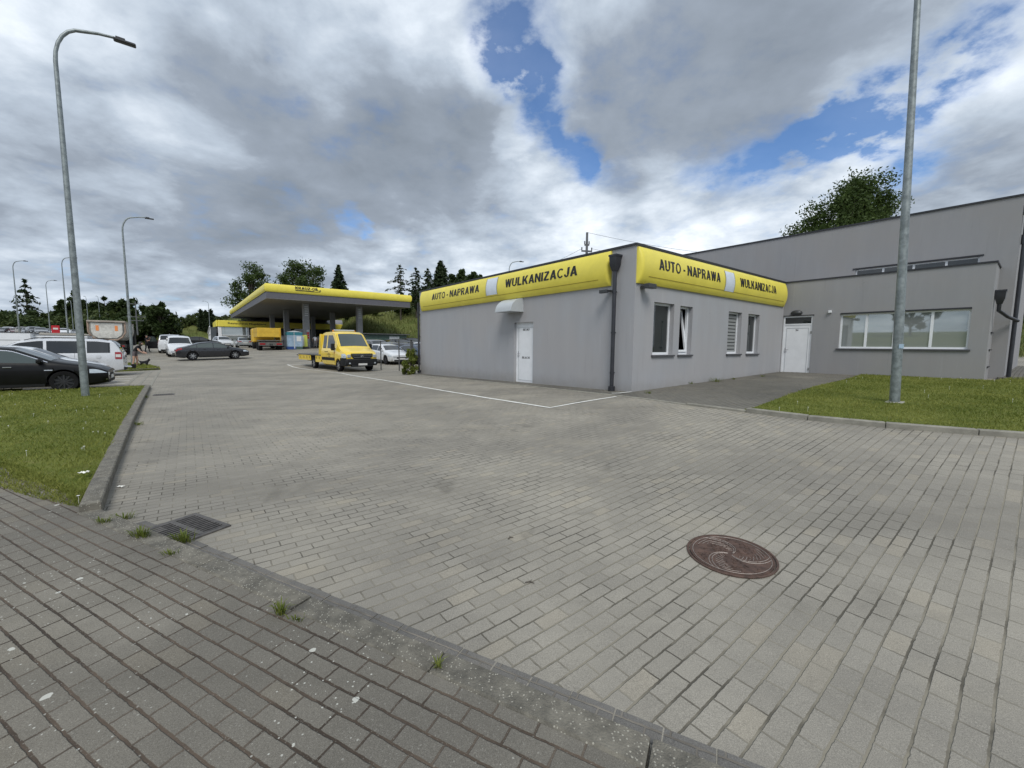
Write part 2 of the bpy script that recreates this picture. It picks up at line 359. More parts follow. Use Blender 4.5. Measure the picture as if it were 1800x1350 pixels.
_t = NT(M['kerb'].node_tree); _p = M['kerb'].node_tree.nodes['Principled BSDF']; _co = _t.n('ShaderNodeTexCoord').outputs['Object']
_v = _t.n('ShaderNodeTexVoronoi'); _t.l(_co, _v.inputs['Vector']); _v.inputs['Scale'].default_value = 75
_s = _t.n('ShaderNodeSeparateColor'); _t.l(_v.outputs['Color'], _s.inputs[0])
_m = _t.math('MULTIPLY', _t.math('LESS_THAN', _v.outputs['Distance'], .30), _t.math('GREATER_THAN', _s.outputs[0], .62))
_src = _p.inputs['Base Color'].links[0].from_socket
_t.l(_t.mix(_t.math('MULTIPLY', _m, .75), _src, (.42, .40, .34)), _p.inputs['Base Color'])
M['kerb_light'] = mat('kerb_pale', (.24, .23, .195), .9, var=.2, vscale=6, bump=.5, bscale=90)
M['grass_soil'] = ground_mat('grass_soil', ((.09, .12, .02), (.16, .18, .04), (.20, .18, .07)), 1.5)
M['grass'] = foliage_mat('grass_blades', (.085, .125, .015), (.29, .30, .075), .35)
M['hill'] = ground_mat('hill_grass', ((.075, .10, .025), (.13, .145, .045), (.16, .15, .065)), .12, 1)
M['far'] = ground_mat('far_ground', ((.05, .065, .022), (.075, .085, .03), (.10, .095, .045)), .05)
M['weed'] = foliage_mat('weed_blades', (.07, .11, .015), (.20, .22, .05), .3)
M['leaf'] = foliage_mat('leaf_green', (.028, .052, .012), (.085, .125, .032), .35)
M['leafdark'] = foliage_mat('leaf_dark', (.020, .036, .012), (.062, .092, .028), .3)
M['leafmid'] = foliage_mat('leaf_mid', (.03, .05, .012), (.09, .115, .035))
M['needle'] = foliage_mat('needles', (.014, .028, .012), (.045, .068, .026), .15)
M['bark'] = mat('bark', (.09, .075, .06), .9, var=.3, vscale=8, bump=.8)
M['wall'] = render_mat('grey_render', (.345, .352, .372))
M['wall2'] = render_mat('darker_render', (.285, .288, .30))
M['trim'] = mat('dark_flashing', (.035, .036, .042), .45, metal=.3, var=.15)
M['yellow'] = mat('yellow_panel', (.76, .655, .09), .42, var=.05, vscale=2, spec=.5)
M['black'] = mat('black_lettering', (.012, .012, .013), .5)
M['plaq'] = mat('blank_white_panel', (.62, .68, .76), .4, var=.05)
M['white'] = mat('white_pvc', (.74, .76, .79), .35, var=.04, vscale=3)
M['glass'] = mat('window_glass', (.02, .025, .025), .03, spec=1.0)
M['mirror'] = mat('reflective_glass', (.40, .43, .425), .02, metal=.5, spec=1.0)
M['cglass'] = mat('car_glass', (.012, .014, .015), .03, spec=.9)
M['cglass_l'] = mat('car_glass_pale', (.07, .088, .085), .04, metal=.2, spec=.9)
M['blind'] = mat('grey_blind', (.26, .27, .27), .6)
M['sill'] = mat('dark_sill', (.09, .09, .10), .4, metal=.3)
M['pipe'] = mat('downpipe_steel', (.045, .047, .055), .35, metal=.4, var=.15)
M['galv'] = mat('galvanised_steel', (.24, .27, .275), .5, metal=.55, var=.28, vscale=9)
M['galvd'] = mat('weathered_steel', (.12, .125, .13), .55, metal=.4, var=.2)
M['hood'] = mat('pale_hood', (.44, .47, .49), .4, var=.05)
M['lampb'] = mat('lamp_head', (.05, .052, .055), .4, metal=.3)
M['line'] = mat('white_paint', (.78, .78, .74), .7, var=.08, vscale=12)
M['rust'] = mat('rusty_iron', (.085, .052, .040), .8, metal=.1, var=.4, vscale=14, bump=.5, bscale=80)
M['worn'] = mat('worn_iron', (.27, .23, .205), .6, metal=.3, var=.3, vscale=30)
M['iron'] = mat('dark_iron', (.12, .112, .105), .6, metal=.5, var=.3, vscale=20)
M['pit_shade'] = mat('drain_pit_shade', (.008, .008, .008), .9)
M['concrete'] = mat('concrete', (.36, .35, .33), .9, var=.15, vscale=5, bump=.4)
M['tyre'] = mat('tyre', (.012, .012, .013), .85, spec=.15)
M['rimd'] = mat('dark_rim', (.045, .045, .05), .4, metal=.5)
M['rims'] = mat('silver_rim', (.42, .43, .44), .3, metal=.8)
M['plastic'] = mat('black_plastic', (.016, .017, .018), .65, spec=.2)
M['chrome'] = mat('chrome', (.7, .7, .72), .12, metal=1)
M['head'] = mat('headlight', (.55, .6, .64), .08, metal=.4, spec=1)
M['tail'] = mat('tail_light', (.28, .008, .012), .15, spec=.8)
M['plate'] = mat('number_plate', (.62, .62, .6), .5, var=.1, vscale=30)
M['amber'] = mat('amber_lens', (.75, .28, .02), .3)
M['skin'] = mat('skin', (.50, .30, .22), .55)
M['hair'] = mat('dark_hair', (.02, .015, .012), .6)
M['clothd'] = mat('black_cloth', (.012, .012, .015), .9)
M['clothw'] = mat('white_cloth', (.55, .56, .60), .9)
M['clothj'] = mat('grey_trousers', (.16, .15, .15), .9)
M['denim'] = mat('denim', (.12, .10, .11), .9)
M['red'] = mat('red_metal', (.45, .012, .02), .4, var=.1)
M['teal'] = mat('teal_panel', (.03, .17, .21), .4)
M['pblue'] = mat('pale_blue_panel', (.28, .38, .48), .4, var=.2, vscale=3)
M['lime'] = mat('lime_panel', (.52, .56, .10), .4)
M['dgreen'] = mat('dark_green_panel', (.05, .09, .075), .5, var=.2)
M['roofg'] = mat('grey_roof', (.27, .27, .30), .5, var=.05)
M['canf'] = mat('canopy_grey', (.10, .10, .115), .55, var=.08)
M['soff'] = mat('canopy_soffit', (.16, .16, .15), .6, var=.06)
M['colm'] = mat('column_cladding', (.22, .225, .235), .5, var=.1)
M['orange'] = mat('orange_panel', (.62, .40, .04), .5, var=.12, vscale=2)
M['tip'] = mat('worn_tipper_steel', (.56, .55, .51), .55, metal=.2, var=.25, vscale=1.6)
M['reflect'] = mat('orange_reflector', (.75, .26, .08), .5)
M['chassis'] = mat('dirty_chassis', (.035, .032, .03), .8, var=.3)
M['deck'] = mat('worn_deck', (.13, .125, .115), .6, metal=.3, var=.25)
def paint(name, rgb, metal=.0, rough=.28): 
    return mat('paint_'+name, rgb, rough, metal=metal, var=.03, spec=.5 if max(rgb) > .02 else .22, coat=.8 if max(rgb) > .02 else .15)
P = {k: paint(k, *v) for k, v in dict(black=((.006, .006, .007), 0, .35), silver=((.58, .60, .63), .05), white=((.62, .64, .66),), dark=((.018, .019, .024), .3),
     grey=((.16, .165, .175), .5), blue=((.03, .05, .09), .3), yellow=((.78, .56, .045), 0, .35), steel=((.33, .36, .38), .4), sand=((.22, .20, .17), .3), maroon=((.09, .015, .018), .3)).items()}

# ------------------------------------------------------------------ ground sheets
def sheet(name, polyfn, xs, ys, mat_, dz=0.0, kind='structure'):
    idx = {}; vs = []; fs = []
    for i, x in enumerate(xs):
        for j, y in enumerate(ys): idx[i, j] = len(vs); vs.append((x, y, H(x, y)+dz))
    for i in range(len(xs)-1):
        for j in range(len(ys)-1):
            if polyfn((xs[i]+xs[i+1])/2, (ys[j]+ys[j+1])/2): fs.append((idx[i, j], idx[i+1, j], idx[i+1, j+1], idx[i, j+1]))
    o = np_mesh(name, np.array(vs), np.array(fs), mat_); o['kind'] = kind
    for p in o.data.polygons: p.use_smooth = True
    return o
def grade(a, b, n, pw=1.0): return [a+(b-a)*(i/n)**pw for i in range(n+1)]
xs = sorted(set([-x for x in grade(0, 420, 130, 2.0)]+grade(0, 420, 130, 2.0)))
ys = [-y for y in reversed(grade(0, 420, 50, 2.2))][:-1]+grade(0, 480, 150, 2.0)
sheet('ground', lambda x, y: True, xs, ys, M['far'], -.16)
# paved yard
sheet('road', lambda x, y: -95 < x < 60 and -12 < y < 100, [x for x in grade(-95, 60, 210)], grade(-12, 100, 160), M['road'])
def lawn_dz(x, y):
    d = (Vector((x, y))-K0).dot(KLN); return .048+.05*sm(.05, .7, d)
def poly_sheet(name, poly, mat_, dz, side=0.0, kind='structure', step=.5, parent=None):
    """flat polygon sheet cut into a grid that follows the ground; side>0 gives it a skirt of that depth"""
    bm = bmesh.new(); bm.faces.new([bm.verts.new((x, y, 0)) for x, y in poly])
    xs_ = [p[0] for p in poly]; ys_ = [p[1] for p in poly]
    for ax, lo, hi in ((0, min(xs_), max(xs_)), (1, min(ys_), max(ys_))):
        n = min(60, int((hi-lo)/step))
        for k in range(1, n):
            c = [0, 0, 0]; c[ax] = lo+(hi-lo)*k/n; nn = [0, 0, 0]; nn[ax] = 1
            bmesh.ops.bisect_plane(bm, geom=bm.verts[:]+bm.edges[:]+bm.faces[:], plane_co=c, plane_no=nn)
    for v in bm.verts: v.co.z = H(v.co.x, v.co.y)+(dz(v.co.x, v.co.y) if callable(dz) else dz)
    for f in bm.faces:
        if f.normal.z < 0: f.normal_flip()
    if side:
        be = [e for e in bm.edges if len(e.link_faces) == 1]
        ex = bmesh.ops.extrude_edge_only(bm, edges=be)['geom']
        for g in ex:
            if isinstance(g, bmesh.types.BMVert): g.co.z -= side
    me = bpy.data.meshes.new(name); bm.to_mesh(me); bm.free(); me.materials.append(mat_)
    o = bpy.data.objects.new(name, me); col.objects.link(o)
    if kind: o['kind'] = kind
    if parent: o.parent = parent
    return o
def strip(name, pts, w0, w1, z0, z1, mat_, seg=1.0, gap=.006, kind='structure', parent=None, bev=.012, wob=0):
    """a kerb of separate stones along a polyline; offsets w0..w1 to the left of travel, z0..z1 above the ground"""
    mb = MB(); P2 = [Vector(p) for p in pts]
    L = [0]
    for a, b in zip(P2, P2[1:]): L.append(L[-1]+(b-a).length)
    def pos(s):
        s = min(max(s, 0), L[-1]-1e-6)
        for i in range(len(P2)-1):
            if s <= L[i+1]:
                t = (s-L[i])/(L[i+1]-L[i]); return P2[i].lerp(P2[i+1], t)
    def nrm(s):
        d = (pos(min(s+.3, L[-1]))-pos(max(s-.3, 0))).normalized(); return Vector((-d.y, d.x))
    n = max(1, int(L[-1]/seg)); st = L[-1]/n
    for i in range(n):
        a, b = i*st+gap, (i+1)*st-gap; dzr = random.uniform(-.004, .004)*(1 if wob else 0)
        rows = []
        for s in (a, a+bev, b-bev, b):
            end = s in (a, b); c = pos(s); nn = nrm(s); e = bev if end else 0
            h0 = H(c.x, c.y)
            prof = [(w0+e*.0, z0), (w0+e*.3, z1-bev), (w0+bev, z1-e*.5), (w1-bev, z1-e*.5), (w1-e*.3, z1-bev), (w1, z0)]
            rows.append([(c.x+nn.x*o_, c.y+nn.y*o_, h0+z_+dzr) for o_, z_ in prof])
        vs = [p for r in rows for p in r]; fs = [(0, 1, 2, 3, 4, 5), (23, 22, 21, 20, 19, 18)]
        for r in range(3):
            for k in range(5): fs.append((r*6+k, (r+1)*6+k, (r+1)*6+k+1, r*6+k+1))
        mb.add(vs, fs)
    o = mb.build(name, mat_, parent, smooth=35)
    if kind: o['kind'] = kind
    return o

K0 = Vector(at(180, 903)); K1 = Vector(at(265, 682)); KD = (Vector(at(1235, 1350))-K0).normalized()
KN = Vector((-KD.y, KD.x))             # towards the road
# pavement the camera stands on
KL = (Vector(at(0, 824))-K0).normalized(); EL = K0+KL*14; ER = K0+KD*16; KLN = Vector((KL.y, -KL.x))
SW = [tuple(EL), tuple(ER), tuple(ER-KN*9), tuple(EL-KN*9)]
poly_sheet('pavement', [tuple(p) for p in (EL, K0-KN*.0-KD*.1, K0-KD*.1-KN*.15, ER-KN*.15, ER-KN*9, EL-KN*9)], M['side'], .045, .1)
strip('kerb', [tuple(K0-KD*.1), tuple(ER)], -.15, 0, -.1, .052, M['kerb'], seg=1.0, wob=1)
strip('road_edging', [tuple(K0+KD*.55), tuple(ER)], .005, .108, -.06, .006, M['gutter'], seg=.2, gap=.003, bev=.004, wob=1)
# left lawn with its raised kerb
kl = [at(180, 903), at(197, 850), at(215, 800), at(228, 765), at(240, 735), at(253, 706), at(265, 682)]
kl = [Vector(p) for p in kl]; c0 = kl[0]; kdir = (kl[-1]-kl[0]).normalized()
kl = [c0+kdir*((p-c0).dot(kdir))+Vector((-kdir.y, kdir.x))*((p-c0).dot(Vector((-kdir.y, kdir.x))))*1 for p in kl]
strip('kerb', [tuple(p) for p in kl], 0, .15, -.1, .115, M['kerb'], seg=1.0, wob=1)
nk = Vector((-kdir.y, kdir.x))
lawn_b = Vector(at(0, 688)); lawn_far = kl[-1]
lawnL = [tuple(p+nk*.14) for p in kl]+[tuple(lawn_far-Vector(BX)*13), tuple(EL+KN*3-KD*1)]+[tuple(EL+KLN*.0), tuple(K0+KL*3.2+KLN*.05), tuple(K0+KL*2.0-KLN*.08), tuple(K0+KL*1.2+KLN*.04), tuple(K0+KL*.4-KLN*.05)]
poly_sheet('lawn', lawnL, M['grass_soil'], lawn_dz, .06, step=.3)
# back edging of the lawn and painted bays
strip('kerb', [tuple(lawn_far+nk*.1), tuple(lawn_far+nk*.1-Vector(BX)*13)], -.12, 0, -.1, .105, M['kerb'])
ga = kl[-1]; gb = Vector(at(283, 651))
for q in (0, .35, .7):
    strip('drain_channel', [tuple(ga-Vector(BX)*q*1.0), tuple(gb-Vector(BX)*q*1.0)], 0, .09, -.05, .010, M['kerb_light'], seg=.5, gap=.004, bev=.004)
# island with the second lamp
isl = [at(282, 650), at(262, 643.5), at(235, 641), at(200, 640), at(140, 640), at(140, 652), at(165, 655.5), at(230, 652.5)]
poly_sheet('lawn', isl, M['grass_soil'], .09, .1)
strip('kerb', [isl[6], isl[7], isl[0], isl[1], isl[2]], 0, .12, -.1, .11, M['kerb'])
# bay markings between the parked cars
for k in range(5):
    p0 = Vector(K1)-Vector(BX)*.9+Vector(AX)*(1.1+k*1.55)
    mbm = MB()
    for q in range(4):
        a = p0-Vector(BX)*q*1.3; b = a-Vector(BX)*.7; n_ = Vector(AX)*.05
        mbm.add([(v.x, v.y, H(v.x, v.y)+.005) for v in (a-n_, a+n_, b+n_, b-n_)], [(0, 1, 2, 3)])
    mbm.build('road_marking', M['line'])['kind'] = 'structure'
# hand-painted white boundary line
def ribbon(name, pts, w, mat_, dz):
    mb = MB(); P2 = [Vector(p) for p in pts]; Q = []
    for a, b in zip(P2, P2[1:]):
        n = max(1, int((b-a).length/.35))
        for i in range(n): Q.append(a.lerp(b, i/n))
    Q.append(P2[-1]); vs = []
    for i, p in enumerate(Q):
        d = (Q[min(i+1, len(Q)-1)]-Q[max(i-1, 0)]).normalized(); n_ = Vector((-d.y, d.x)); ww = w*random.uniform(.85, 1.12); o_ = random.uniform(-.012, .012)
        for s in (-1, 1):
            q = p+n_*(s*ww/2+o_); vs.append((q.x, q.y, H(q.x, q.y)+dz))
    mb.add(vs, [(2*i, 2*i+1, 2*i+3, 2*i+2) for i in range(len(Q)-1)]); o = mb.build(name, mat_); o['kind'] = 'structure'; return o
ribbon('road_marking', [at(*p) for p in ((590, 640.5), (505, 641), (515, 645), (545, 650), (600, 656.3), (680, 669.5), (770, 685.5), (870, 702), (967, 717), (1030, 706), (1083, 697.5))], .075, M['line'], .010)
# kerb line along the workshop and round to the right lawn
P0 = Vector((3.221, 11.047))
A2, B2 = Vector(AX), Vector(BX)
ribbon('road_marking', [tuple(P0-B2*q+A2*w_) for q, w_ in ((.66, .14), (.50, .02), (.30, -.02), (.06, -.05))], .075, M['line'], .030)
kr = [P0-B2*.62+A2*13.2, P0-B2*.62+A2*6, Vector((2.78, 10.22)), Vector((3.75, 8.8)), Vector((4.5, 7.85)), Vector((5.2, 6.95)), Vector((6.06, 6.25)), Vector((7.06, 5.62)), Vector((9.5, 4.45)), Vector((14, 2.9)), Vector((24, .6))]
strip('kerb', [tuple(p) for p in kr[1:4]][::1], -.0, .09, -.1, .022, M['kerb_light'], seg=1.0)
strip('kerb', [tuple(p) for p in (kr[0], kr[1])], 0, .09, -.1, .022, M['kerb_light'])
strip('kerb', [tuple(p) for p in kr[3:5]], 0, .11, -.1, .045, M['kerb_light'], seg=.8)
strip('kerb', [tuple(p) for p in kr[4:]], 0, .13, -.1, .085, M['kerb_light'], seg=1.0, wob=1)
poly_sheet('path', [tuple(kr[0]+B2*.08), tuple(kr[1]+B2*.08), tuple(kr[2]+B2*.08), tuple(kr[3]+B2*.08), tuple(kr[4]+B2*.12), tuple(P0+B2*7.6-A2*3.5), tuple(P0+B2*9.2-A2*3.2), tuple(P0+B2*10.3-A2*2.6), tuple(P0+B2*10.3), tuple(P0+B2*.1+A2*.1), tuple(P0+A2*13.2+B2*.1)], M['path'], .014, .05)
lr = [Vector(at(1318, 724.5)), Vector(at(1375, 702)), Vector(at(1430, 683)), Vector(at(1490, 669)), P0+B2*10.19-A2*2.7]
lawnR = [tuple(p) for p in lr]+[tuple(P0+B2*10.19-A2*5.9), tuple(P0+B2*12-A2*6.2), tuple(P0+B2*12-A2*20)]+[tuple(p+Vector((.03, .1))) for p in (kr[10], kr[9], kr[8], kr[7], kr[6], kr[5], kr[4])]
poly_sheet('lawn', lawnR, M['grass_soil'], .06, .06)
poly_sheet('path', [tuple(P0+B2*11.4-A2*5.9), tuple(P0+B2*24-A2*6.0), tuple(P0+B2*24-A2*9.4), tuple(P0+B2*11.4-A2*9.0)], M['path'], .075, .08)

# ------------------------------------------------------------------ grass blades
def in_poly(x, y, poly):
    inside = np.zeros(len(x), bool); n = len(poly)
    for i in range(n):
        x0, y0 = poly[i]; x1, y1 = poly[(i+1) % n]
        c = ((y0 > y) != (y1 > y)) & (x < (x1-x0)*(y-y0)/(y1-y0+1e-12)+x0); inside ^= c
    return inside
def grass(name, poly, n, hmin, hmax, bw, z, label, bbox=None, near=None):
    px = np.array([p[0] for p in poly]); py = np.array([p[1] for p in poly]); x0, x1, y0, y1 = bbox or (px.min(), px.max(), py.min(), py.max())
    X = rng.uniform(x0, x1, n*4); Y = rng.uniform(y0, y1, n*4)
    d = np.hypot(X, Y); keep = in_poly(X, Y, poly) & (rng.random(len(X)) < np.clip((near or 6)/d, .12, 1)**1.2) & (Y > -.2)
    X, Y = X[keep][:n], Y[keep][:n]; d = np.hypot(X, Y)
    Z = np.array([H(a, b)+(z(a, b)-.01 if callable(z) else z) for a, b in zip(X, Y)]); k = len(X)
    pat = .7+.6*np.sin(X*1.3+np.sin(Y*1.7))*np.sin(Y*1.1+X*.4)
    h = rng.uniform(hmin, hmax, k)*(.75+.25*pat); th = rng.uniform(0, 6.283, k); wd = bw*rng.uniform(.6, 1.3, k)*np.clip(d/6, 1, 3.5)
    lx, ly = rng.normal(0, .45, k)*h, rng.normal(0, .45, k)*h; cx_, sy_ = np.cos(th)*wd/2, np.sin(th)*wd/2
    V = np.empty((k, 4, 3)); V[:, 0] = np.c_[X-cx_, Y-sy_, Z]; V[:, 1] = np.c_[X+cx_, Y+sy_, Z]
    V[:, 2] = np.c_[X+cx_*.8+lx*.4, Y+sy_*.8+ly*.4, Z+h*.6]; V[:, 3] = np.c_[X+lx, Y+ly, Z+h]
    Fq = np.arange(k*4).reshape(k, 4)
    o = np_mesh(name, V.reshape(-1, 3), Fq, M['grass']); tag(o, label, 'grass', kind='stuff'); return o
grass('grass', lawnL, 90000, .03, .07, .006, lawn_dz, 'short mown lawn grass beside the grey kerb on the left')
grass('grass', lawnR, 90000, .025, .06, .006, .05, 'short mown lawn grass around the right lamp post', bbox=(3.5, 20, 1, 17), near=9)
grass('grass', isl, 6000, .05, .11, .02, .09, 'grass on the narrow island with the second lamp', near=40)
# ragged grass creeping over the pavement edge
rag = [tuple(K0+KL*5), tuple(K0+KL*3.4-KN*.22), tuple(K0+KL*2.6-KN*.08), tuple(K0+KL*1.9-KN*.28), tuple(K0+KL*1.0-KN*.2), tuple(K0+KL*.3-KN*.1), tuple(K0+KL*.3+KN*.1), tuple(K0+KL*5+KN*.1)]
grass('grass', rag, 14000, .015, .045, .006, .045, 'patchy grass creeping over the pavement edge')
def daisies(name, poly, n, bbox, label):
    mb = MB(); k = 0
    while k < n:
        x, y = random.uniform(bbox[0], bbox[1]), random.uniform(bbox[2], bbox[3])
        if not in_poly(np.array([x]), np.array([y]), poly)[0]: continue
        z = H(x, y)+random.uniform(.13, .16); r = random.uniform(.008, .015); k += 1
        mb.lathe([(0, .004), (r, 0), (r*.5, -.004)], 6, c=(x, y, z)); mb.tube([(x, y, z-.08), (x, y, z)], .0015, 3)
    o = mb.build(name, M['line']); return tag(o, label, 'flowers', kind='stuff')
daisies('daisies', lawnL, 45, (-14, -3, 3.5, 14), 'tiny white daisies dotted over the left lawn')
daisies('daisies', lawnR, 45, (4, 18, 4, 14), 'tiny white daisies dotted over the right lawn')

# ------------------------------------------------------------------ building kit
def wall_holes(mb, p0, du, length, z0, z1, holes, depth, nrm):
    """wall from p0 along du; holes (u0,u1,za,zb) with reveals of given depth pushed against nrm"""
    p0, du, nrm = Vector(p0), Vector(du), Vector(nrm)
    us = sorted({0, length, *[h[0] for h in holes], *[h[1] for h in holes]}); zs = sorted({z0, z1, *[h[2] for h in holes], *[h[3] for h in holes]})
    def pt(u, z, d=0):
        q = p0+du*u-nrm*d; return (q.x, q.y, z)
    for a, b in zip(us, us[1:]):
        for c, d in zip(zs, zs[1:]):
            if any(h[0] <= a and b <= h[1] and h[2] <= c and d <= h[3] for h in holes): continue
            mb.quad(pt(a, c), pt(b, c), pt(b, d), pt(a, d))
    for u0, u1, a, b in holes:
        mb.quad(pt(u0, a), pt(u0, b), pt(u0, b, depth), pt(u0, a, depth)); mb.quad(pt(u1, a), pt(u1, a, depth), pt(u1, b, depth), pt(u1, b))
        mb.quad(pt(u0, b), pt(u1, b), pt(u1, b, depth), pt(u0, b, depth)); mb.quad(pt(u0, a), pt(u0, a, depth), pt(u1, a, depth), pt(u1, a))
def text_mesh(txt, size, bold=.0, sx=1.0, shear=0):
    cu = bpy.data.curves.new('t', 'FONT'); cu.body = txt; cu.size = size; cu.offset = bold; cu.align_x = 'LEFT'; cu.shear = shear
    o = bpy.data.objects.new('t', cu); col.objects.link(o); dg = bpy.context.evaluated_depsgraph_get()
    me = bpy.data.meshes.new_from_object(o.evaluated_get(dg)); bpy.data.objects.remove(o)
    vs = [v.co.copy() for v in me.vertices]; fs = [tuple(p.vertices) for p in me.polygons]; bpy.data.meshes.remove(me)
    x0 = min(v.x for v in vs); x1 = max(v.x for v in vs); y0 = min(v.y for v in vs); y1 = max(v.y for v in vs)
    return [Vector(((v.x-x0)*sx, v.y-y0, 0)) for v in vs], fs, (x1-x0)*sx, y1-y0
def text_on(name, txt, width, height, fn, mat_, parent, bold=.02, cuts=0, shear=0):
    """lettering stretched to width x height; fn(u, v) -> 3D point"""
    vs, fs, w_, h_ = text_mesh(txt, 1.0, bold, shear=shear); bm = bmesh.new()
    bv = [bm.verts.new((v.x/w_*width, v.y/h_*height, 0)) for v in vs]
    for f in fs:
        try: bm.faces.new([bv[i] for i in f])
        except ValueError: pass
    for k in range(1, cuts):
        bmesh.ops.bisect_plane(bm, geom=bm.verts[:]+bm.edges[:]+bm.faces[:], plane_co=(0, height*k/cuts, 0), plane_no=(0, 1, 0))
    for v in bm.verts: v.co = Vector(fn(v.co.x, v.co.y))
    me = bpy.data.meshes.new(name); bm.to_mesh(me); bm.free(); me.materials.append(mat_)
    o = bpy.data.objects.new(name, me); col.objects.link(o); o.parent = parent; return o
def glyphs(txt):
    """bold grotesque capitals from bars and rings; returns faces as point lists, width; cap height 1"""
    out = []; X = 0.0
    for ch in txt:
        F_ = []
        def rect(a, b, c, d):
            if b-a > .17 and b-a < .2 and d-c > .5: a -= .022; b += .042
            F_.append([(a, c), (b, c), (b, d), (a, d)])
        def dia(xa, ya, xb, yb, w_=.19):
            w_ += .045; F_.append([(xa, ya), (xa+w_, ya), (xb+w_, yb), (xb, yb)])
        def ring(cx_, cy_, rx, ry, a0, a1, t_=.18, n=18):
            for i in range(n):
                p = R(a0+(a1-a0)*i/n); q = R(a0+(a1-a0)*(i+1)/n); ix, iy = rx-t_, ry-t_*.85
                F_.append([(cx_+rx*math.cos(p), cy_+ry*math.sin(p)), (cx_+rx*math.cos(q), cy_+ry*math.sin(q)), (cx_+ix*math.cos(q), cy_+iy*math.sin(q)), (cx_+ix*math.cos(p), cy_+iy*math.sin(p))])
        c = ch.upper(); w_ = .72
        if c == ' ': w_ = .16
        elif c == '-': rect(0, .3, .32, .48); w_ = .3
        elif c == '.': rect(0, .18, 0, .18); w_ = .18
        elif c == 'A': dia(0, 0, .28, 1, .2); dia(.56, 0, .28, 1, .2); rect(.17, .59, .2, .35); w_ = .76
        elif c == 'U': rect(0, .19, .33, 1); rect(.53, .72, .33, 1); ring(.36, .345, .36, .35, 180, 360)
        elif c == 'T': rect(0, .68, .84, 1); rect(.245, .435, 0, .84); w_ = .68
        elif c == 'O': ring(.4, .5, .4, .51, 0, 360, n=28); w_ = .8
        elif c == 'N': rect(0, .18, 0, 1); rect(.54, .72, 0, 1); dia(.54, 0, 0, 1, .18)
        elif c in 'PRB':
            rect(0, .19, 0, 1); rect(.19, .4, .84, 1); rect(.19, .4, .42, .57); ring(.4, .71, .28, .29, -90, 90); w_ = .68
            if c == 'R': dia(.5, 0, .27, .45, .2); w_ = .71
            if c == 'B': rect(.19, .4, 0, .16); ring(.4, .285, .3, .285, -90, 90)
        elif c == 'W': dia(.19, 0, 0, 1, .18); dia(.19, 0, .40, 1, .18); dia(.61, 0, .40, 1, .18); dia(.61, 0, .80, 1, .18); w_ = .98
        elif c == 'L': rect(0, .19, 0, 1); rect(.19, .6, 0, .16); w_ = .6
        elif c == 'K': rect(0, .19, 0, 1); dia(.12, .35, .5, 1, .22); dia(.52, 0, .24, .6, .22); w_ = .74
        elif c == 'I': rect(0, .19, 0, 1); w_ = .19
        elif c == 'Z': rect(.03, .64, .84, 1); rect(0, .66, 0, .16); dia(0, .16, .40, .84, .24); w_ = .66
        elif c == 'C': ring(.39, .5, .39, .51, 42, 318, n=24); w_ = .7
        elif c == 'J': rect(.36, .55, .3, 1); ring(.275, .3, .275, .31, 180, 360); w_ = .55
        elif c == 'E': rect(0, .19, 0, 1); rect(.19, .62, .84, 1); rect(.19, .58, .42, .57); rect(.19, .64, 0, .16); w_ = .64
        out += [[(x+X, y) for x, y in f] for f in F_]; X += w_+.13
    return out, X-.13
def caps_on(name, txt, width, height, fn, mat_, parent, cuts=0, shear=0, sub=1):
    fs, w_ = glyphs(txt); bm = bmesh.new()
    for f in fs: bm.faces.new([bm.verts.new((x/w_*width+shear*y*height, y*height, 0)) for x, y in f])
    for k in range(1, cuts): bmesh.ops.bisect_plane(bm, geom=bm.verts[:]+bm.edges[:]+bm.faces[:], plane_co=(0, height*k/cuts, 0), plane_no=(0, 1, 0))
    for v in bm.verts: v.co = Vector(fn(v.co.x, v.co.y))
    me = bpy.data.meshes.new(name); bm.to_mesh(me); bm.free(); me.materials.append(mat_)
    o = bpy.data.objects.new(name, me); col.objects.link(o); o.parent = parent; return o
def sign_out(t, s, length, bulge=.13):
    e = .10; k = 1.0
    for q in (s, length-s):
        if q < e: k = min(k, math.sqrt(max(0, 1-((e-max(q, 0))/e)**2))*.85+.15)
    return .05+bulge*max(0, math.sin(math.pi*min(1, max(0, t))))**.7*k
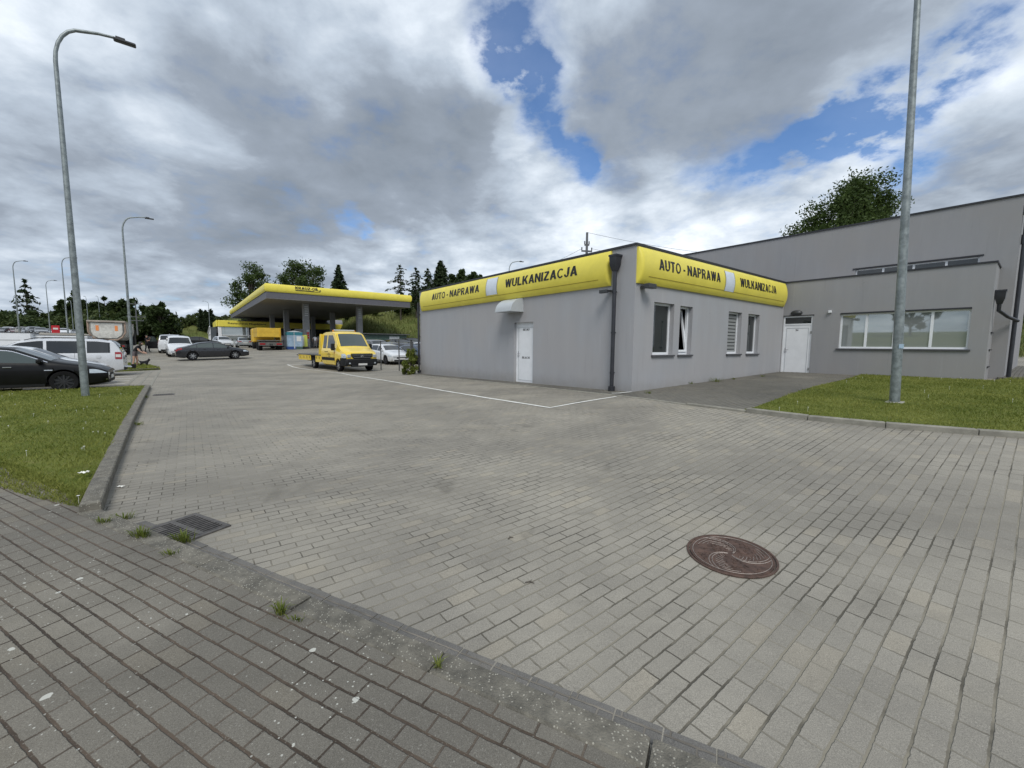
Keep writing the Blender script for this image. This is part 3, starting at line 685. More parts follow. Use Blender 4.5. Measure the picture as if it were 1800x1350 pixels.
def signboard(parent, o0, du, nr, length, z0, z1, texts, plaque, label, flip):
    """curved yellow fascia; o0 start, du along (left to right as read), nr outward"""
    o0, du, nr = Vector(o0), Vector(du), Vector(nr); mb = MB(); n = 60; m = 16
    ss = [0, .03, .07, .12, .18, .28]+[.28+(length-.56)*i/30 for i in range(1, 30)]+[length-x for x in (.28, .18, .12, .07, .03, 0)]
    vs = []
    def pt(s, z, extra=0):
        t = (z-z0)/(z1-z0); out_ = sign_out(t, s, length)+extra
        p = o0+du*s+nr*out_; return (p.x, p.y, z)
    for s in ss:
        for j in range(m+1):
            t = j/m; vs.append(pt(s, z0+(z1-z0)*t))
    fs = [(i*(m+1)+j, (i+1)*(m+1)+j, (i+1)*(m+1)+j+1, i*(m+1)+j+1) for i in range(len(ss)-1) for j in range(m)]
    k = len(vs)
    for s in (0, length):    # end plates back to the wall
        for j in range(m+1): p = o0+du*s; vs.append((p.x, p.y, z0+(z1-z0)*j/m))
    last = (len(ss)-1)*(m+1)
    for j in range(m): fs += [(j, j+1, k+j+1, k+j), (last+j, last+j+1, k+m+1+j+1, k+m+1+j)]
    a, b = o0, o0+du*length
    fs2 = len(vs); vs += [(a.x, a.y, z0), (b.x, b.y, z0), (a.x, a.y, z1), (b.x, b.y, z1)]
    for jj, (q0, q1) in ((0, (fs2, fs2+1)), (m, (fs2+2, fs2+3))):
        fs.append(tuple([q0]+[i*(m+1)+jj for i in range(len(ss))]+[q1]))
    mb.add(vs, fs); sb = mb.build('signboard', M['yellow'], parent, smooth=40, label=label)
    for txt, s0, wd, za, h_ in texts:
        caps_on('lettering', txt, wd, h_, lambda u, v: pt(s0+u, za+v, .007), M['black'], sb, cuts=7)
    s0, wd, za, zb_ = plaque; mb = MB(); vs = []
    for j in range(9):
        for q in (0, 1): vs.append(pt(s0+wd*q, za+(zb_-za)*j/8, .008))
    mb.add(vs, [(2*j, 2*j+1, 2*j+3, 2*j+2) for j in range(8)]); mb.build('blank_panel', M['plaq'], sb)
    for q0, q1 in ((-.03, 0), (wd, wd+.03)):
        mb = MB(); vs = [pt(s0+q, za-.02+(zb_-za+.04)*j/8, .010) for j in range(9) for q in (q0, q1)]; mb.add(vs, [(2*j, 2*j+1, 2*j+3, 2*j+2) for j in range(8)])
        mb.build('panel_edge', M['blind'], sb)
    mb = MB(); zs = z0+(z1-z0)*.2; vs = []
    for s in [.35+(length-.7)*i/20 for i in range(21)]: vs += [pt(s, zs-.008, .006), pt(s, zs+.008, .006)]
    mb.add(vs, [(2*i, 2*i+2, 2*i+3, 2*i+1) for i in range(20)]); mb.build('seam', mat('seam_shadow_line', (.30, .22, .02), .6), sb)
    return sb
def window(parent, p0, du, nr, u0, u1, z0, z1, depth, glass, fr=.06, mull=(), label=None, sill=True, transom=None):
    """pvc window set back in its reveal: window(frame) > pane, sill"""
    p0, du, nr = Vector(p0), Vector(du), Vector(nr)
    def bx(mb, a, b, c, d, f0, f1):
        vs = []
        for z in (c, d):
            for dd in (f0, f1):
                for u in (a, b): q = p0+du*u-nr*dd; vs.append((q.x, q.y, z))
        mb.add(vs, [(0, 2, 3, 1), (4, 5, 7, 6), (0, 1, 5, 4), (2, 6, 7, 3), (0, 4, 6, 2), (1, 3, 7, 5)])
    mb = MB(); d0, d1 = depth-.05, depth+.02
    bx(mb, u0, u1, z0, z0+fr*1.15, d0, d1); bx(mb, u0, u1, z1-fr, z1, d0, d1); bx(mb, u0, u0+fr, z0+fr*1.15, z1-fr, d0, d1); bx(mb, u1-fr, u1, z0+fr*1.15, z1-fr, d0, d1)
    for m_ in mull: bx(mb, m_-fr*.65, m_+fr*.65, z0+fr*1.15, z1-fr, d0+.002, d1)
    w_ = mb.build('window', M['white'], parent, label=label)
    edges = [u0+fr]+[x for m_ in mull for x in (m_-fr*.65, m_+fr*.65)]+[u1-fr]
    for a, b in zip(edges[::2], edges[1::2]):
        mg = MB(); bx(mg, a, b, z0+fr*1.15, z1-fr, d0+.03, d0+.045); mg.build('pane', glass, w_)
    if sill:
        ms = MB(); bx(ms, u0-.06, u1+.06, z0-.055, z0-.005, -.05, depth-.052); ms.build('sill', M['sill'], w_)
    return w_, bx

# ------------------------------------------------------------------ the workshop (local x = along the sign wall with four windows, y = along the long wall)
ws = thing('workshop_building', 'grey rendered tyre workshop with yellow curved signs and a taller hall behind', 'building', (P0.x, P0.y, 0), ANG)
ZR = 4.23; YL = 12.85; XR = 10.2
wins = [(.9, 1.93, 1.36, 2.83), (2.25, 2.97, 1.36, 2.81), (5.36, 6.38, 1.36, 2.82), (6.91, 7.9, 1.36, 2.82)]
door1 = (4.07, 5.12, .24, 2.41)
mb = MB()
wall_holes(mb, (0, 0), (0, 1), YL, -.3, ZR, [door1], .20, (-1, 0))
wall_holes(mb, (0, 0), (1, 0), XR, -.3, ZR, wins, .20, (0, -1))
mb.quad((0, YL, -.3), (XR, YL, -.3), (XR, YL, ZR), (0, YL, ZR)); mb.quad((XR, 0, -.3), (XR, YL, -.3), (XR, YL, ZR), (XR, 0, ZR))
mb.build('wall', M['wall'], ws, label='front wall of the workshop in pale grey render')
MB().box(.05, XR-.05, .05, YL-.05, ZR-.3, ZR-.2).build('roof', M['roofg'], ws)
mb = MB(); mb.box(-.035, .32, -.035, YL+.03, ZR, ZR+.055); mb.box(.321, XR+.3, -.035, .30, ZR, ZR+.055); mb.box(.321, XR, YL-.3, YL+.03, ZR, ZR+.055)
mb.build('roof_flashing', M['trim'], ws)
# annex with the long window
AW = 5.68; dW = (1.05, 0.02)
doorW = (.0+.03, 1.05, .44, 2.87); winW = (1.93, 5.27, 1.58, 2.86)
mb = MB(); wall_holes(mb, (XR, 0), (0, -1), AW, -.1, ZR-.005, [doorW, winW], .13, (-1, 0))
mb.quad((XR, -AW, -.1), (XR+1.5, -AW, -.1), (XR+1.5, -AW, ZR-.005), (XR, -AW, ZR-.005))
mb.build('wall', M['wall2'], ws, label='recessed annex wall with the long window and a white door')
mb = MB(); mb.box(XR-.03, XR+.22, -AW-.03, -.036, ZR, ZR+.05); mb.box(XR+.221, XR+1.49, -AW-.03, -AW+.2, ZR, ZR+.05); mb.build('roof_flashing', M['trim'], ws)
MB().box(XR+.05, XR+1.45, -AW+.05, -.1, ZR-.3, ZR-.2).build('roof', M['roofg'], ws)
# tall hall behind
XH = XR+1.5; YH0 = -AW-.34; YH1 = 15.0; ZH = 6.43; XH1 = XH+13
bandy = (-(AW-3.76-1.68+.0), )  # placeholder kept small
by0, by1 = -AW+.47, -AW+3.76+.0
mb = MB(); L_ = YH1-YH0
ub0, ub1 = (YH1-(-AW+3.76)), (YH1-(-AW+.47))
def yv(u): return YH1-u
# wall runs from far end towards the camera
wall_holes(mb, (XH, YH1), (0, -1), L_, -.2, ZH, [(YH1-(-1.92), YH1-(-5.22), 4.25, 4.69)], .12, (-1, 0))
mb.quad((XH, YH0, -.2), (XH1, YH0, -.2), (XH1, YH0, ZH), (XH, YH0, ZH)); mb.quad((XH1, YH0, -.2), (XH1, YH1, -.2), (XH1, YH1, ZH), (XH1, YH0, ZH)); mb.quad((XH, YH1, -.2), (XH1, YH1, -.2), (XH1, YH1, ZH), (XH, YH1, ZH))
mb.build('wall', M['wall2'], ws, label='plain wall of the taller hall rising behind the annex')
MB().box(XH+.05, XH1-.05, YH0+.05, YH1-.05, ZH-.3, ZH-.2).build('roof', M['roofg'], ws)
mb = MB(); mb.box(XH-.035, XH+.3, YH0-.035, YH1, ZH, ZH+.06); mb.box(XH+.301, XH1, YH0-.035, YH0+.3, ZH, ZH+.06); mb.build('roof_flashing', M['trim'], ws)
window(ws, (XH, YH1), (0, -1), (-1, 0), YH1+1.92, YH1+5.22, 4.25, 4.69, .12, M['glass'], fr=.05, mull=(YH1+2.75, YH1+3.6, YH1+4.43), label='narrow strip window high in the hall wall', sill=False)
mb = MB(); mb.box(XH-.02, XH+.1, -5.30, -1.84, 4.69, 4.74); mb.build('window_flashing', M['trim'], ws)
# windows
wl = ['tall window with a dark empty pane, nearest the corner', 'narrow window with its sash tilted open', 'tall window with a grey slatted blind', 'last window before the inner corner']
for i, (a, b, c, d) in enumerate(wins):
    w_, bx = window(ws, (0, 0), (1, 0), (0, -1), a, b, c, d, .19, M['glass'], label=wl[i])
    if i == 1:   # tilted sash
        m1 = MB()
        for (u0, u1, t0, t1) in ((a+.05, b-.05, 0, .05), (a+.05, b-.05, .95, 1)): pass
        zt, zb_ = d-.08, c+.08
        def q(u, z, o_): return (u, .14+o_+(z-zb_)*.16, z)
        for u0, u1, z0_, z1_ in ((a+.06, a+.12, zb_, zt), (b-.12, b-.06, zb_, zt), (a+.12, b-.12, zb_, zb_+.06), (a+.12, b-.12, zt-.06, zt)):
            vs = [q(u, z, o_) for z in (z0_, z1_) for o_ in (0, .05) for u in (u0, u1)]
            m1.add(vs, [(0, 2, 3, 1), (4, 5, 7, 6), (0, 1, 5, 4), (2, 6, 7, 3), (0, 4, 6, 2), (1, 3, 7, 5)])
        m1.xf(Matrix.Translation((0, -.03, 0))); 
        s_ = m1.build('tilted_sash', M['white'], w_)
        ch = [x for x in w_.children if x.name.startswith('pane')]
        for x in ch: x.location = (0, .25, 0)
    if i in (2, 3):
        m1 = MB()
        nn = 11 if i == 2 else 3
        for k in range(nn):
            z = d-.12-k*.12; m1.box(a+.08, b-.08, .155, .160, z-.085, z)
        if i == 2: m1.build('blind', M['blind'], w_)
# white service door in the long wall (u measured along +y)
def door(parent, p0, du, nr, hole, depth, handle_at, transom=None, label=None, texts=()):
    u0, u1, z0, z1 = hole; p0, du, nr = Vector(p0), Vector(du), Vector(nr)
    def bx(mb, a, b, c, d, f0, f1):
        vs = []
        for z in (c, d):
            for dd in (f0, f1):
                for u in (a, b): q_ = p0+du*u-nr*dd; vs.append((q_.x, q_.y, z))
        mb.add(vs, [(0, 2, 3, 1), (4, 5, 7, 6), (0, 1, 5, 4), (2, 6, 7, 3), (0, 4, 6, 2), (1, 3, 7, 5)])
    zt = transom or z1-.06
    mb = MB(); bx(mb, u0+.05, u1-.05, z0+.02, zt, depth-.06, depth-.01); dr = mb.build('door', M['white'], parent, label=label)
    mb = MB(); bx(mb, u0, u0+.05, z0, z1, depth-.075, depth); bx(mb, u1-.05, u1, z0, z1, depth-.075, depth); bx(mb, u0+.05, u1-.05, z1-.055, z1, depth-.075, depth)
    if transom: bx(mb, u0+.05, u1-.05, zt+.005, zt+.06, depth-.075, depth)
    mb.build('door_frame', M['white'], dr)
    mb = MB(); i_ = .12
    for a, b, c, d in ((u0+i_, u1-i_, z0+.11, z0+.125), (u0+i_, u1-i_, zt-.125, zt-.11), (u0+i_, u0+i_+.015, z0+.11, zt-.11), (u1-i_-.015, u1-i_, z0+.11, zt-.11)): bx(mb, a, b, c, d, depth-.068, depth-.06)
    mb.build('panel_moulding', M['hood'], dr)
    hu = handle_at; s_ = 1 if hu < (u0+u1)/2 else -1
    mb = MB(); bx(mb, hu-.018, hu+.018, z0+.93, z0+1.15, depth-.072, depth-.06); bx(mb, min(hu, hu+s_*.12), max(hu, hu+s_*.12), z0+1.06, z0+1.08, depth-.12, depth-.10); bx(mb, hu-.009, hu+.009, z0+1.06, z0+1.08, depth-.10, depth-.07)
    mb.build('handle', M['chrome'], dr)
    for za_ in (z0+.25, zt-.35):
        mb = MB(); bx(mb, u1-.06 if s_ > 0 else u0+.01, u1-.01 if s_ > 0 else u0+.06, za_, za_+.1, depth-.09, depth-.075); mb.build('hinge', M['blind'], dr)
    if transom:
        mb = MB(); bx(mb, u0+.05, u1-.05, zt+.065, z1-.058, depth-.04, depth-.02); mb.build('transom_window', M['glass'], dr)
    for txt, ua, wd, za, h_ in texts:
        (caps_on if len(txt) > 2 else text_on)('lettering', txt, wd, h_, lambda a, b: tuple((p0+du*(ua+a)-nr*(depth-.0625)))+(za+b,), M['black'], dr, shear=.25 if len(txt) > 2 else 0)
    return dr
# long wall seen from outside: left is far (large y), so run du = -y from y = YL
flip = lambda y: YL-y
door(ws, (0, YL), (0, -1), (-1, 0), (flip(door1[1]), flip(door1[0]), door1[2], door1[3]), .18, flip(door1[1])+.12, label='white service door with black lettering under the pale hood',
     texts=(('BE.NO', flip(door1[1])+.36, .36, 2.12, .075), ('BLACK', flip(door1[1])+.32, .42, 1.13, .075)))
door(ws, (XR, 0), (0, -1), (-1, 0), doorW, .10, .15, transom=2.50, label='white door with dark transom in the inner corner', texts=(('34', .47, .10, 2.26, .08),))
window(ws, (XR, 0), (0, -1), (-1, 0), *winW[:2], winW[2], winW[3], .12, M['mirror'], fr=.055, mull=(2.70, 3.48, 4.40), label='long four pane window reflecting trees and sky')
mb = MB(); mb.box(XR-.02, XR+.02, -winW[1], -winW[0], winW[3], winW[3]+.05); mb.box(XR-.02, XR+.02, -1.09, -.03, 2.87, 2.90); mb.build('window_flashing', M['trim'], ws)
# signs
signboard(ws, (0, 12.53), (0, -1), (-1, 0), 11.75, 3.265, 4.20, [('AUTO - NAPRAWA', 1.37, 4.0, 3.69, .29), ('WULKANIZACJA', 7.09, 3.52, 3.68, .29)], (5.88, .68, 3.50, 4.13), 'yellow curved signboard on the long wall', True)
signboard(ws, (.03, 0), (1, 0), (0, -1), 10.05, 3.26, 4.19, [('AUTO - NAPRAWA', .76, 3.46, 3.67, .29), ('WULKANIZACJA', 5.66, 3.12, 3.67, .29)], (4.61, .62, 3.44, 4.08), 'yellow curved signboard on the window wall', False)
# hood over the service door: quarter round
mb = MB(); n = 10; y0, y1 = 4.60, 5.52
arc = [(-.56*math.sin(math.pi/2*k/n), 2.80+.45*math.cos(math.pi/2*k/n)) for k in range(n+1)]
vs = [(x, y, z) for y in (y0, y1) for x, z in arc]+[(0, y0, 2.80), (0, y1, 2.80)]
mb.add(vs, [(k, k+1, n+1+k+1, n+1+k) for k in range(n)]+[tuple(list(range(n+1))+[2*n+2]), tuple(list(range(n+1, 2*n+2))+[2*n+3])])
mb.box(-.58, 0, y0-.01, y1+.01, 2.775, 2.80)
mb.build('door_hood', M['hood'], ws, smooth=40)
# downpipes
def downpipe(x, y, zt, zb_, nx, ny, hopper=True, kink=None, r=.05):
    mb = MB()
    if hopper:
        mb.add([(x-.12, y-.12, zt), (x+.12, y-.12, zt), (x+.12, y+.12, zt), (x-.12, y+.12, zt), (x-.105, y-.105, zt-.26), (x+.105, y-.105, zt-.26), (x+.105, y+.105, zt-.26), (x-.105, y+.105, zt-.26), (x-.06, y-.06, zt-.42), (x+.06, y-.06, zt-.42), (x+.06, y+.06, zt-.42), (x-.06, y+.06, zt-.42)],
               [(0, 1, 2, 3)]+[(a+i, a+(i+1) % 4, a+4+(i+1) % 4, a+4+i) for a in (0, 4) for i in range(4)])
        mb.box(x-.132, x+.132, y-.132, y+.132, zt-.04, zt+.01)
    mb.tube(kink or [(x, y, zt-.4), (x, y, zb_+.15), (x, y, zb_)], r, 12)
    dp = mb.build('downpipe', M['pipe'], ws, smooth=40)
    z = zt-1.0
    while z > zb_+.3 and not kink:
        m2 = MB(); m2.tube([(x, y, z), (x, y, z+.05)], r+.012, 12); m2.box(x-.01 if not nx else min(x, x-nx*.12), x+.01 if not nx else max(x, x-nx*.12), y-.01 if not ny else min(y, y-ny*.12), y+.01 if not ny else max(y, y-ny*.12), z+.015, z+.035); m2.build('pipe_bracket', M['pipe'], dp, smooth=40); z -= 1.1
    if not kink: MB().tube([(x, y, zb_+.02), (x, y, zb_+.16)], r+.04, 12).build('pipe_shoe', M['pipe'], dp, smooth=40)
downpipe(-.14, .56, 4.04, .33, -1, 0, r=.055)
downpipe(-.10, YL-.05, 4.10, .15, -1, 0, hopper=False, r=.05)
# floodlight and small camera under the signs
mb = MB(); mb.box(-.30, -.02, .72, .86, 3.10, 3.14); mb.box(-.36, -.26, .66, .92, 3.04, 3.13, .01); mb.build('spotlight', M['lampb'], ws)
mb = MB(); mb.box(.2, .4, -.16, -.02, 3.14, 3.2); mb.box(.16, .5, -.32, -.16, 3.12, 3.24, .01); mb.build('spotlight', M['lampb'], ws)
mb = MB(); mb.lathe([(0, -.13), (.09, -.12), (.17, -.06), (.18, 0)], 20, 'x', (XR, 0, 0))
mb.xf(Matrix.Translation((0, -.48, 2.99)) @ Matrix.Translation((XR, 0, 0)) @ Matrix.Diagonal((1, 1.15, .62, 1)) @ Matrix.Translation((-XR, 0, 0)))
mb.build('wall_lamp', M['lampb'], ws, smooth=50)
mb = MB(); mb.box(XR-.09, XR, -1.65, -1.55, 2.93, 3.02, .01); mb.build('sensor', M['white'], ws)
# gutter box and pipes at the hall corner
yb = -AW-.17
downpipe(XH-1.0, -AW-.12, 3.42, 2.6, 0, -1, kink=[(XH-1.0, -AW-.12, 3.02), (XH-1.0, -AW-.12, 2.80), (XH-.5, -AW-.3, 2.62), (XH-.05, -AW-.50, 2.5)], r=.05)
mb = MB(); mb.tube([(XH+.10, YH0-.10, ZH-.5), (XH+.10, YH0-.10, 2.4), (XH+.10, YH0-.10, .5)], .055, 12); mb.tube([(XH+.1, YH0-.10, ZH-1.5), (XH+.1, YH0-.10, ZH-1.2)], .08, 12)
mb.box(XH+.0, XH+.3, YH0-.3, YH0, ZH-.55, ZH-.3); mb.build('downpipe', M['pipe'], ws, smooth=40)
for z in (2.10, 1.55, 1.0): MB().box(XH-.9, XH-.25, -AW-.035, -AW-.0, z, z+.035).build('vent_slot', M['trim'], ws)

# ------------------------------------------------------------------ street lamps
def lamp(name, label, x, y, height=9.9, rz=ANG, group='curved street lamps of the yard', base_h=None, tag_=False, z=None):
    t = thing(name, label, 'street lamp', (x, y, (H(x, y) if z is None else z)), rz, group)
    mb = MB(); h = height; k = h/9.9
    pts = [(0, 0, -.2), (0, 0, 2), (0, 0, 5), (0, 0, 8.9*k)]+[(1.0*(1-math.cos(a))*k*.55+(.0), 0, 8.9*k+.95*k*math.sin(a)) for a in [R(q) for q in (15, 30, 45, 60, 75, 88)]]+[(.85*k, 0, 9.93*k), (1.18*k, 0, 9.97*k)]
    rad = [.088, .08, .064, .046]+[.042]*6+[.036, .033]
    mb.tube(pts, rad, 12); mb.build('pole', M['galv'], t, smooth=50)
    mb = MB(); mb.box(1.15*k, 1.62*k, -.08, .08, 9.90*k, 9.97*k, .02); mb.box(1.20*k, 1.40*k, -.05, .05, 9.97*k, 10.02*k, .01); mb.build('lamp_head', M['lampb'], t)
    mb = MB(); mb.box(-.14, .14, -.14, .14, .0, .075, .01); mb.build('base_collar', M['concrete'], t)
    return t
lx, ly = at(151, 702); lamp('street_lamp', 'tall galvanised lamp post on the left lawn beside the black car', lx, ly)
lx, ly = at(234, 644); lamp('street_lamp', 'lamp post on the narrow grass island beside the woman', lx, ly, 9.75)
lx, ly = at(1572, 712)
l3 = lamp('street_lamp', 'lamp post on the right lawn in front of the long window', lx, ly, 10.2)
l3.rotation_euler = (Matrix.Rotation(R(-2.1), 3, 'Y') @ Matrix.Rotation(ANG, 3, 'Z')).to_euler()
mb = MB(); 
for k in range(9):
    a0 = R(200+k*10); mb.add([(math.cos(a)*.0935, math.sin(a)*.0935, z) for a in (a0, a0+R(10)) for z in (1.18, 1.27)], [(0, 2, 3, 1)])
mb.build('sticker', M['pblue'], l3)
for (u, d, hh, lab) in ((36, 56, 9.5, 'lamp post left of the lone conifer above the far car park'), (90, 74, 9.6, 'lamp post beside the red box in the far car park'), (121, 53, 9.6, 'lamp post just left of the nearest post, over the far parked cars')):
    r_ = ray(u, 600); x, y = r_.x*d, d; lamp('street_lamp', lab, x, y, hh, R(20))
for (u, d, ztop, lab) in ((131, 90, 10.5, 'short thin lamp post against the dark wood, left of the nearest post'), (158, 95, 12.0, 'small far lamp post above the left end of the tipper trailer'), (179, 100, 12.6, 'small far lamp post above the middle of the tipper trailer')):
    r_ = ray(u, 600); lamp('street_lamp', lab, r_.x*d, d, 8.5, R(150), z=ztop-8.5)
r_ = ray(368, 560); lamp('street_lamp', 'far lamp post on the hillside beside three cypresses', r_.x*105, 105, 8, R(200), z=4.0)
r_ = ray(895, 460); lamp('street_lamp', 'far lamp post showing above the workshop roof', r_.x*44, 44, 9.6, R(15))

# ------------------------------------------------------------------ drain covers, litter, weeds
mx_, my_ = 1.65, 2.96
mh = thing('manhole_cover', 'round rusty cast iron manhole cover with swirling ribs set in the pavers', 'manhole cover', (mx_, my_, H(mx_, my_)+.006), R(20))
def tilt(o, rz):
    x, y = o.location.x, o.location.y; n = Vector((-(H(x+.3, y)-H(x-.3, y))/.6, -(H(x, y+.3)-H(x, y-.3))/.6, 1)).normalized()
    o.rotation_euler = (Vector((0, 0, 1)).rotation_difference(n).to_matrix() @ Matrix.Rotation(rz, 3, 'Z')).to_euler()
tilt(mh, R(20))
MB().lathe([(.305, 0), (.305, .006), (.292, .008), (.288, .003)], 64).build('frame_ring', M['rust'], mh, smooth=40)
MB().lathe([(0, .004), (.27, .004), (.281, .008), (.284, .001)], 64).build('cover', M['rust'], mh)
mb = MB()
for k in range(3):
    a0 = k*2.094
    for off in (0, .16):
        pts = []
        for i in range(12):
            r = .02+.24*i/11; a = a0+off+1.35*(r/.26)**1.2; pts.append((r*math.cos(a), r*math.sin(a), .0065))
        mb.tube(pts, .0032, 4)
    for i in range(9):
        r = .06+.022*i; a = a0+.35+1.35*(r/.26)**1.2; b = a+.5
        mb.tube([(r*math.cos(a+(b-a)*q/4), r*math.sin(a+(b-a)*q/4), .006) for q in range(5)], .0022, 4)
mb.tube([(.262*math.cos(R(q*6)), .262*math.sin(R(q*6)), .007) for q in range(61)], .0028, 4)
mb.build('raised_rib', M['worn'], mh)
mb = MB()
for k in range(150):
    r = random.uniform(.05, .25); a = random.uniform(0, 6.28); aa = a+random.choice((0, 1.3)); l = .009
    x, y = r*math.cos(a), r*math.sin(a); mb.tube([(x-l*math.cos(aa), y-l*math.sin(aa), .006), (x+l*math.cos(aa), y+l*math.sin(aa), .006)], .0035, 4)
tag(mb.build('grip_stud', M['rust'], mh), kind='stuff')
# gully grate in the kerb corner
def grate(x, y, rz, w_, d_, label, nb):
    g = thing('drain_grate', label, 'drain', (x, y, H(x, y)+.006), rz, 'gully grates in the yard'); tilt(g, rz)
    mb = MB(); mb.box(-w_/2, w_/2, -d_/2, -d_/2+.035, -.03, .010, .004); mb.box(-w_/2, w_/2, d_/2-.035, d_/2, -.03, .010, .004); mb.box(-w_/2, -w_/2+.035, -d_/2+.035, d_/2-.035, -.03, .010, .004); mb.box(w_/2-.035, w_/2, -d_/2+.035, d_/2-.035, -.03, .010, .004)
    mb.build('frame', M['iron'], g)
    mb = MB(); n_ = nb
    for i in range(n_):
        x_ = -w_/2+.05+(w_-.1)*i/(n_-1); mb.box(x_-.0075, x_+.0075, -d_/2+.036, d_/2-.036, -.02, .009)
    mb.box(-w_/2+.036, w_/2-.036, -.020, .020, -.02, .0095); mb.build('bar', M['iron'], g)
    MB().box(-w_/2+.03, w_/2-.03, -d_/2+.03, d_/2-.03, -.001, .001).build('pit_shade', M['pit_shade'], g)  # flat near-black sheet between the bars, standing in for shade in the gully
    return g
gx, gy = at(328, 930); grate(gx, gy, R(-26.5), .56, .42, 'iron gully grate with parallel bars beside the sunken kerb', 12)
gx, gy = at(288, 694); grate(gx, gy, ANG, .5, .4, 'small iron gully grate at the end of the left kerb', 9)
def tuft(u, v, n, h, spread, label, dz=.0):
    x, y = at(u, v); V = []; Fq = []
    mb = MB()
    for i in range(n):
        a = random.uniform(0, 6.283); r = random.uniform(0, spread); hh = h*random.uniform(.5, 1.1); lean = random.uniform(.2, 1.1)*hh
        bx_, by_ = r*math.cos(a), r*math.sin(a)*.6; w_ = .004
        d = Vector((math.cos(a), math.sin(a), 0)); s = Vector((-d.y, d.x, 0))*w_; b = Vector((bx_, by_, 0))
        m_ = b+d*lean*.45+Vector((0, 0, hh*.7)); e = b+d*lean+Vector((0, 0, hh*.85))
        mb.add([b-s, b+s, m_+s*.8, m_-s*.8, e], [(0, 1, 2, 3), (3, 2, 4)])
    o = mb.build('weed_tuft', M['weed'], recalc=False); o.location = (x, y, H(x, y)+dz)
    return tag(o, label, 'weed', 'weed tufts growing from the pavement joints')
tuft(325, 955, 80, .085, .09, 'green weed tuft against the near edge of the gully grate', .02)
tuft(250, 953, 70, .08, .07, 'weed tuft on the sunken kerb left of the gully grate', .05)
tuft(218, 914, 60, .06, .10, 'flat weed tuft at the foot of the raised kerb corner', .01)
tuft(183, 928, 40, .05, .07, 'brownish weed tuft on the pavement below the kerb corner', .05)
tuft(300, 985, 30, .03, .06, 'sparse low weed tuft below the grate tuft', .05)
tuft(495, 1092, 36, .085, .04, 'dry weed tuft in the pavement joint at centre left', .05)
tuft(522, 1104, 20, .035, .05, 'low weed tuft just right of the dry tuft', .05)
tuft(770, 1190, 18, .05, .02, 'weed tuft in the gap between two kerb stones', .05)
tuft(255, 700, 50, .10, .12, 'weed tuft at the far end of the left kerb', .01)
tuft(243, 748, 40, .08, .10, 'weed tuft halfway along the left kerb', .01)
for (u, v, lab) in ((1140, 693, 'small weed tuft at the wall foot by the corner'), (1215, 676, 'small weed tuft at the wall foot under the narrow window'), (1258, 672, 'largest green weed tuft at the wall foot between the window pairs'), (1290, 668, 'weed tuft at the wall foot under the blind window'), (1340, 663, 'last weed tuft at the wall foot near the white door')):
    tuft(u, v, 60 if 'largest' in lab else 30, .16 if 'largest' in lab else .09, .25 if 'largest' in lab else .12, lab, .02)
def twig(u, v, a, L, label):
    x, y = at(u, v); mb = MB(); mb.tube([(-L, 0, .004), (0, .008, .008), (L*.8, -.004, .004)], [.003, .005, .002], 5); mb.tube([(0, .008, .008), (L*.3, .03, .012)], [.003, .001], 4)
    o = mb.build('twig', M['bark']); o.location = (x, y, H(x, y)+.003); o.rotation_euler.z = a; tag(o, label, 'twig', 'dead twigs on the pavers')
twig(898, 947, .7, .03, 'dead twig on the road pavers left of the manhole'); twig(932, 1026, -.1, .035, 'dead twig on the road pavers nearest the kerb')
def litter(u, v, r, dz, label):
    x, y = at(u, v); mb = MB(); vs = []; n = 7
    for i in range(n):
        for j in range(n): vs.append(((i/(n-1)-.5)*r*2+random.uniform(-.01, .01), (j/(n-1)-.5)*r*1.2+random.uniform(-.01, .01), random.uniform(0, r*.5)))
    mb.add(vs, [(i*n+j, (i+1)*n+j, (i+1)*n+j+1, i*n+j+1) for i in range(n-1) for j in range(n-1)])
    o = mb.build('litter', M['line']); o.location = (x, y, H(x, y)+dz); tag(o, label, 'litter')
litter(150, 849, .045, .12, 'crumpled white paper lying in the left lawn')
litter(213, 857, .03, .01, 'tiny white scrap in the gutter below the left kerb')
